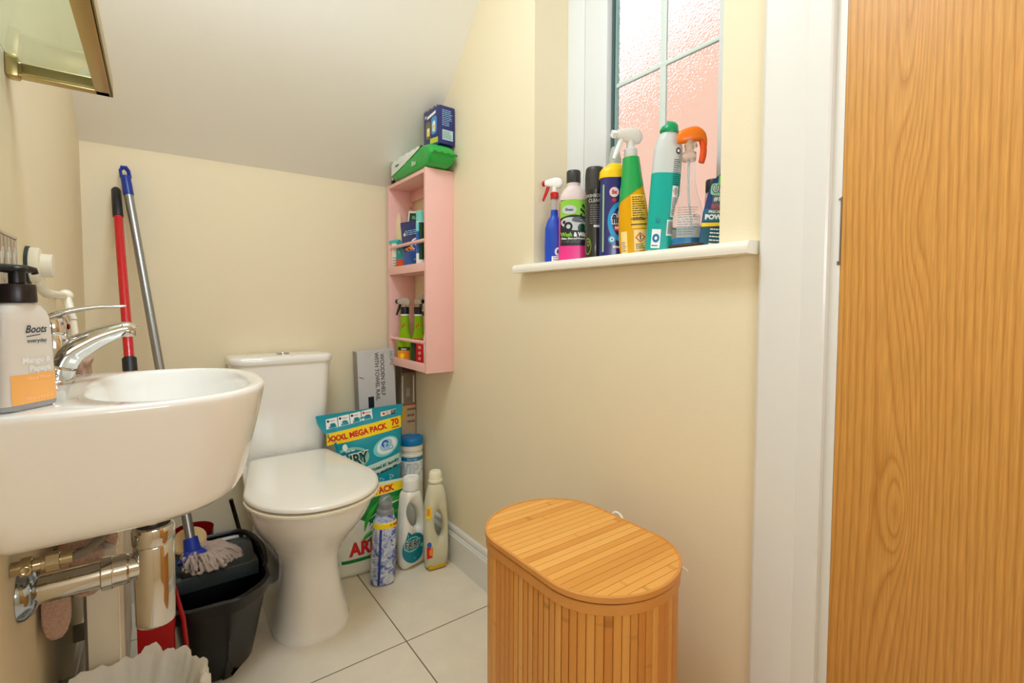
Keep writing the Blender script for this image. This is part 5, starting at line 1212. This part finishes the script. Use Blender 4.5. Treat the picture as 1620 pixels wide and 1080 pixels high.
# 7 clear spray with orange head
B7 = Body([(0, .0305, .021, 2.8), (.003, .0330, .0235, 2.9), (.03, .0335, .024, 2.9), (.07, .0315, .0225, 2.6), (.095, .027, .0195, 2.3), (.120, .0185, .0155, 2.1), (.150, .0130, .0130, 2), (.185, .0118, .0118, 2), (.192, .0118, .0118, 2)], 48)
t = sill('spray_bottle', 'clear nearly empty spray bottle with orange trigger head on the sill', 'spray bottle', .897, .6020, -40); t.scale = (0.957, 0.957, 1.0)
build('bottle_body', B7.mesh(), mat('clear_pet', (246, 250, 252), .05, trans=.96, ior=1.12), t, False)
build('liquid', B7.mesh(.003, .026, .0012), mat('bright_blue_liquid', (20, 150, 214), .2, trans=.3, ior=1.2), t, False)
build('dip_tube', M().tube(smooth_path([(0, 0, .19), (-.001, 0, .13), (.004, 0, .07), (.014, 0, .008)], 5), .0022, 10), mat('pale_tube', (232, 236, 238), .3, trans=.4, ior=1.2), t, False)
patch(B7.S, -.030, .020, .026, .072, mat('hazy_label', (222, 230, 232), .4, trans=.6, ior=1.05), t, 'label', nu=18); lines(B7.S, -.028, .018, .030, .090, 12, GPR, t, frac=.22, off=.0012); text(B7.S, 'e', .006, .070, .010, BPR, t)
OH = mat('orange_plastic', (252, 128, 20), .28, trans=.15)
cyw = math.radians(150)
rows = []
build('collar', M().lathe([(.0135, .186), (.0145, .188), (.0145, .202), (.012, .204), (.0085, .206)], (0, 0, 0), 28), mat('clear_collar', (240, 226, 210), .12, trans=.7, ior=1.2), t, False)
hd = [(-.026, .006, .224, .242), (-.022, .0085, .221, .247), (-.010, .0095, .222, .252), (.004, .010, .224, .256), (.016, .010, .226, .256), (.026, .009, .226, .250), (.033, .0075, .218, .242), (.036, .005, .214, .232)]
for x, w_, z0, z1 in hd:
    rows.append([(x, math.copysign(abs(math.cos(a))**.7, math.cos(a))*w_, (z0+z1)/2+math.copysign(abs(math.sin(a))**.7, math.sin(a))*(z1-z0)/2) for a in [2*math.pi*i/22 for i in range(22)]])
build('sprayer_head', M().grid(rows, True, True, True), OH, t, False, ang=50)
build('sprayer_core', M().tube([(0, 0, .204), (0, 0, .228)], .0095, 18).tube([(-.008, 0, .212), (.014, 0, .220)], .007, 14), mat('clear_collar'), t, False)
P = smooth_path([(.026, 0, .228), (.030, 0, .212), (.029, 0, .196), (.026, 0, .182)], 4)
build('trigger', M().tube(P, interp([.0065, .007, .0072, .0062], len(P)), 14, .8, upv=(0, 1, 0)), mat('deep_orange_plastic', (244, 84, 20), .3), t, False)
# 8 amber bottle with black cap
B8 = Body([(0, .017, .017), (.002, .0185, .0185), (.095, .0185, .0185), (.100, .0175, .0175), (.104, .016, .016)], 36)
t = sill('amber_bottle', 'small bottle of orange liquid with black cap behind the glue pack on the sill', 'bottle', .946, .5760, -40); t.scale = (0.883, 0.883, 1.196)
build('bottle_body', B8.mesh(), mat('clear_bottle_plastic', (240, 224, 200), .12, trans=.6, ior=1.15), t, False); build('liquid', B8.mesh(.002, .090, -.0002), mat('amber_liquid', (244, 156, 14), .2, trans=.15), t, False)
build('cap', M().lathe([(.0165, .102), (.0178, .104), (.0178, .122), (.016, .125), (.001, .1255)], (0, 0, 0), 30), mat('charcoal_cap'), t, False)
patch(B8.S, -.02, .02, .004, .022, mat('blue_print'), t, 'blue_label', nu=14); patch(B8.S, -.02, .02, .004, .012, mat('white_label'), t, 'white_label', nu=14, off=.0009)
# 9 glue blister pack
t = sill('glue_pack', 'glue blister pack in blue and green against the right jamb of the window sill', 'glue pack', .884, .5400, -52, (math.radians(-4), math.radians(6))); t.scale = (1.13, 1.13, 1.12)
Bk = M().prism([(-.022, 0), (.024, 0), (.026, .10), (.024, .125), (.010, .14), (-.006, .125), (-.016, .10), (-.021, .06)], -.0012, .0012, 'y')
build('backing_card', Bk, mat('blue_card', (16, 54, 128), .35, coat=.4), t, False)
build('blister', M().grid([[(.004+x*math.cos(a), -.0012-.009*f*max(0, math.sin(a)), z) for a in [math.pi*i/10 for i in range(11)]] for x, z, f in [(.004, .115, .3), (.012, .11, .9), (.013, .07, 1), (.012, .065, .3)]]), mat('clear_blister', (240, 250, 244), .08, trans=.9, ior=1.1), t, False)
build('tube_cap', M().lathe([(.0055, .118), (.0060, .122), (.0050, .15), (.003, .155), (.001, .156)], (.012, -.003, 0), 20), BKG, t, False)
Sg2 = flatS((0, -.0013, 0), (1, 0, 0), (0, 0, 1))
patch(Sg2, -.019, .024, .046, .068, mat('teal_card_print', (16, 110, 140), .35), t, 'claim_panel', skew=.06); text(Sg2, 'PRECISION', .003, .0640, .0062, WPR, t, bold=.0003, off=.001, rot=.06); text(Sg2, 'POWER', .003, .0545, .0115, WPR, t, bold=.0007, off=.001, rot=.06)
polyp(Sg2, [(-.021, .043), (.024, .047), (.024, .041), (-.021, .036)], YEL, t, 'yellow_line', off=.0009); patch(Sg2, -.020, .023, .0, .036, mat('deep_teal_card', (0, 84, 106), .35), t, 'list_panel'); lines(Sg2, -.006, .014, .004, .036, 5, WPR, t, off=.0012)
patch(Sg2, -.020, .022, .0, .004, mat('yellow_print'), t, 'yellow_foot', off=.0012); text(Sg2, '#1 IN', .006, .086, .0095, WPR, t, bold=.0005, off=.001); text(Sg2, 'BOND', .006, .0725, .010, REDP, t, bold=.0006, off=.001)
blob(Sg2, .006, .103, .019, .011, mat('pale_mint_card', (150, 220, 190), .4), t, 'wordmark_panel', e=5, rings=1, off=.0012); text(Sg2, 'UHU', .006, .103, .0165, NAVY, t, bold=.0014, off=.0018, sx=.9); text(Sg2, 'UHU', .006, .103, .0165, WPR, t, bold=.0002, off=.0022, sx=.9)
build('green_hanger', M().box(-.002, .014, -.0014, .0014, .112, .128, .0005), mat('bright_green_card', (90, 210, 40), .4), t, False)
# 10 flat dark lighter on the sill
t = sill('fabric_case', 'small dark brown flat case lying on the sill before the clear bottle', 'case', .838, .566, -88)
build('case', M().box(-.032, .032, -.012, .012, 0, .007, .003), mat('dark_brown_leather', (62, 34, 30), .5, bump=.4, bscale=300), t, False); build('zip', M().box(-.0325, .0325, -.0125, -.0118, .0028, .0042, .0002), mat('brass_zip', (150, 120, 60), .3, metal=1), t, False)
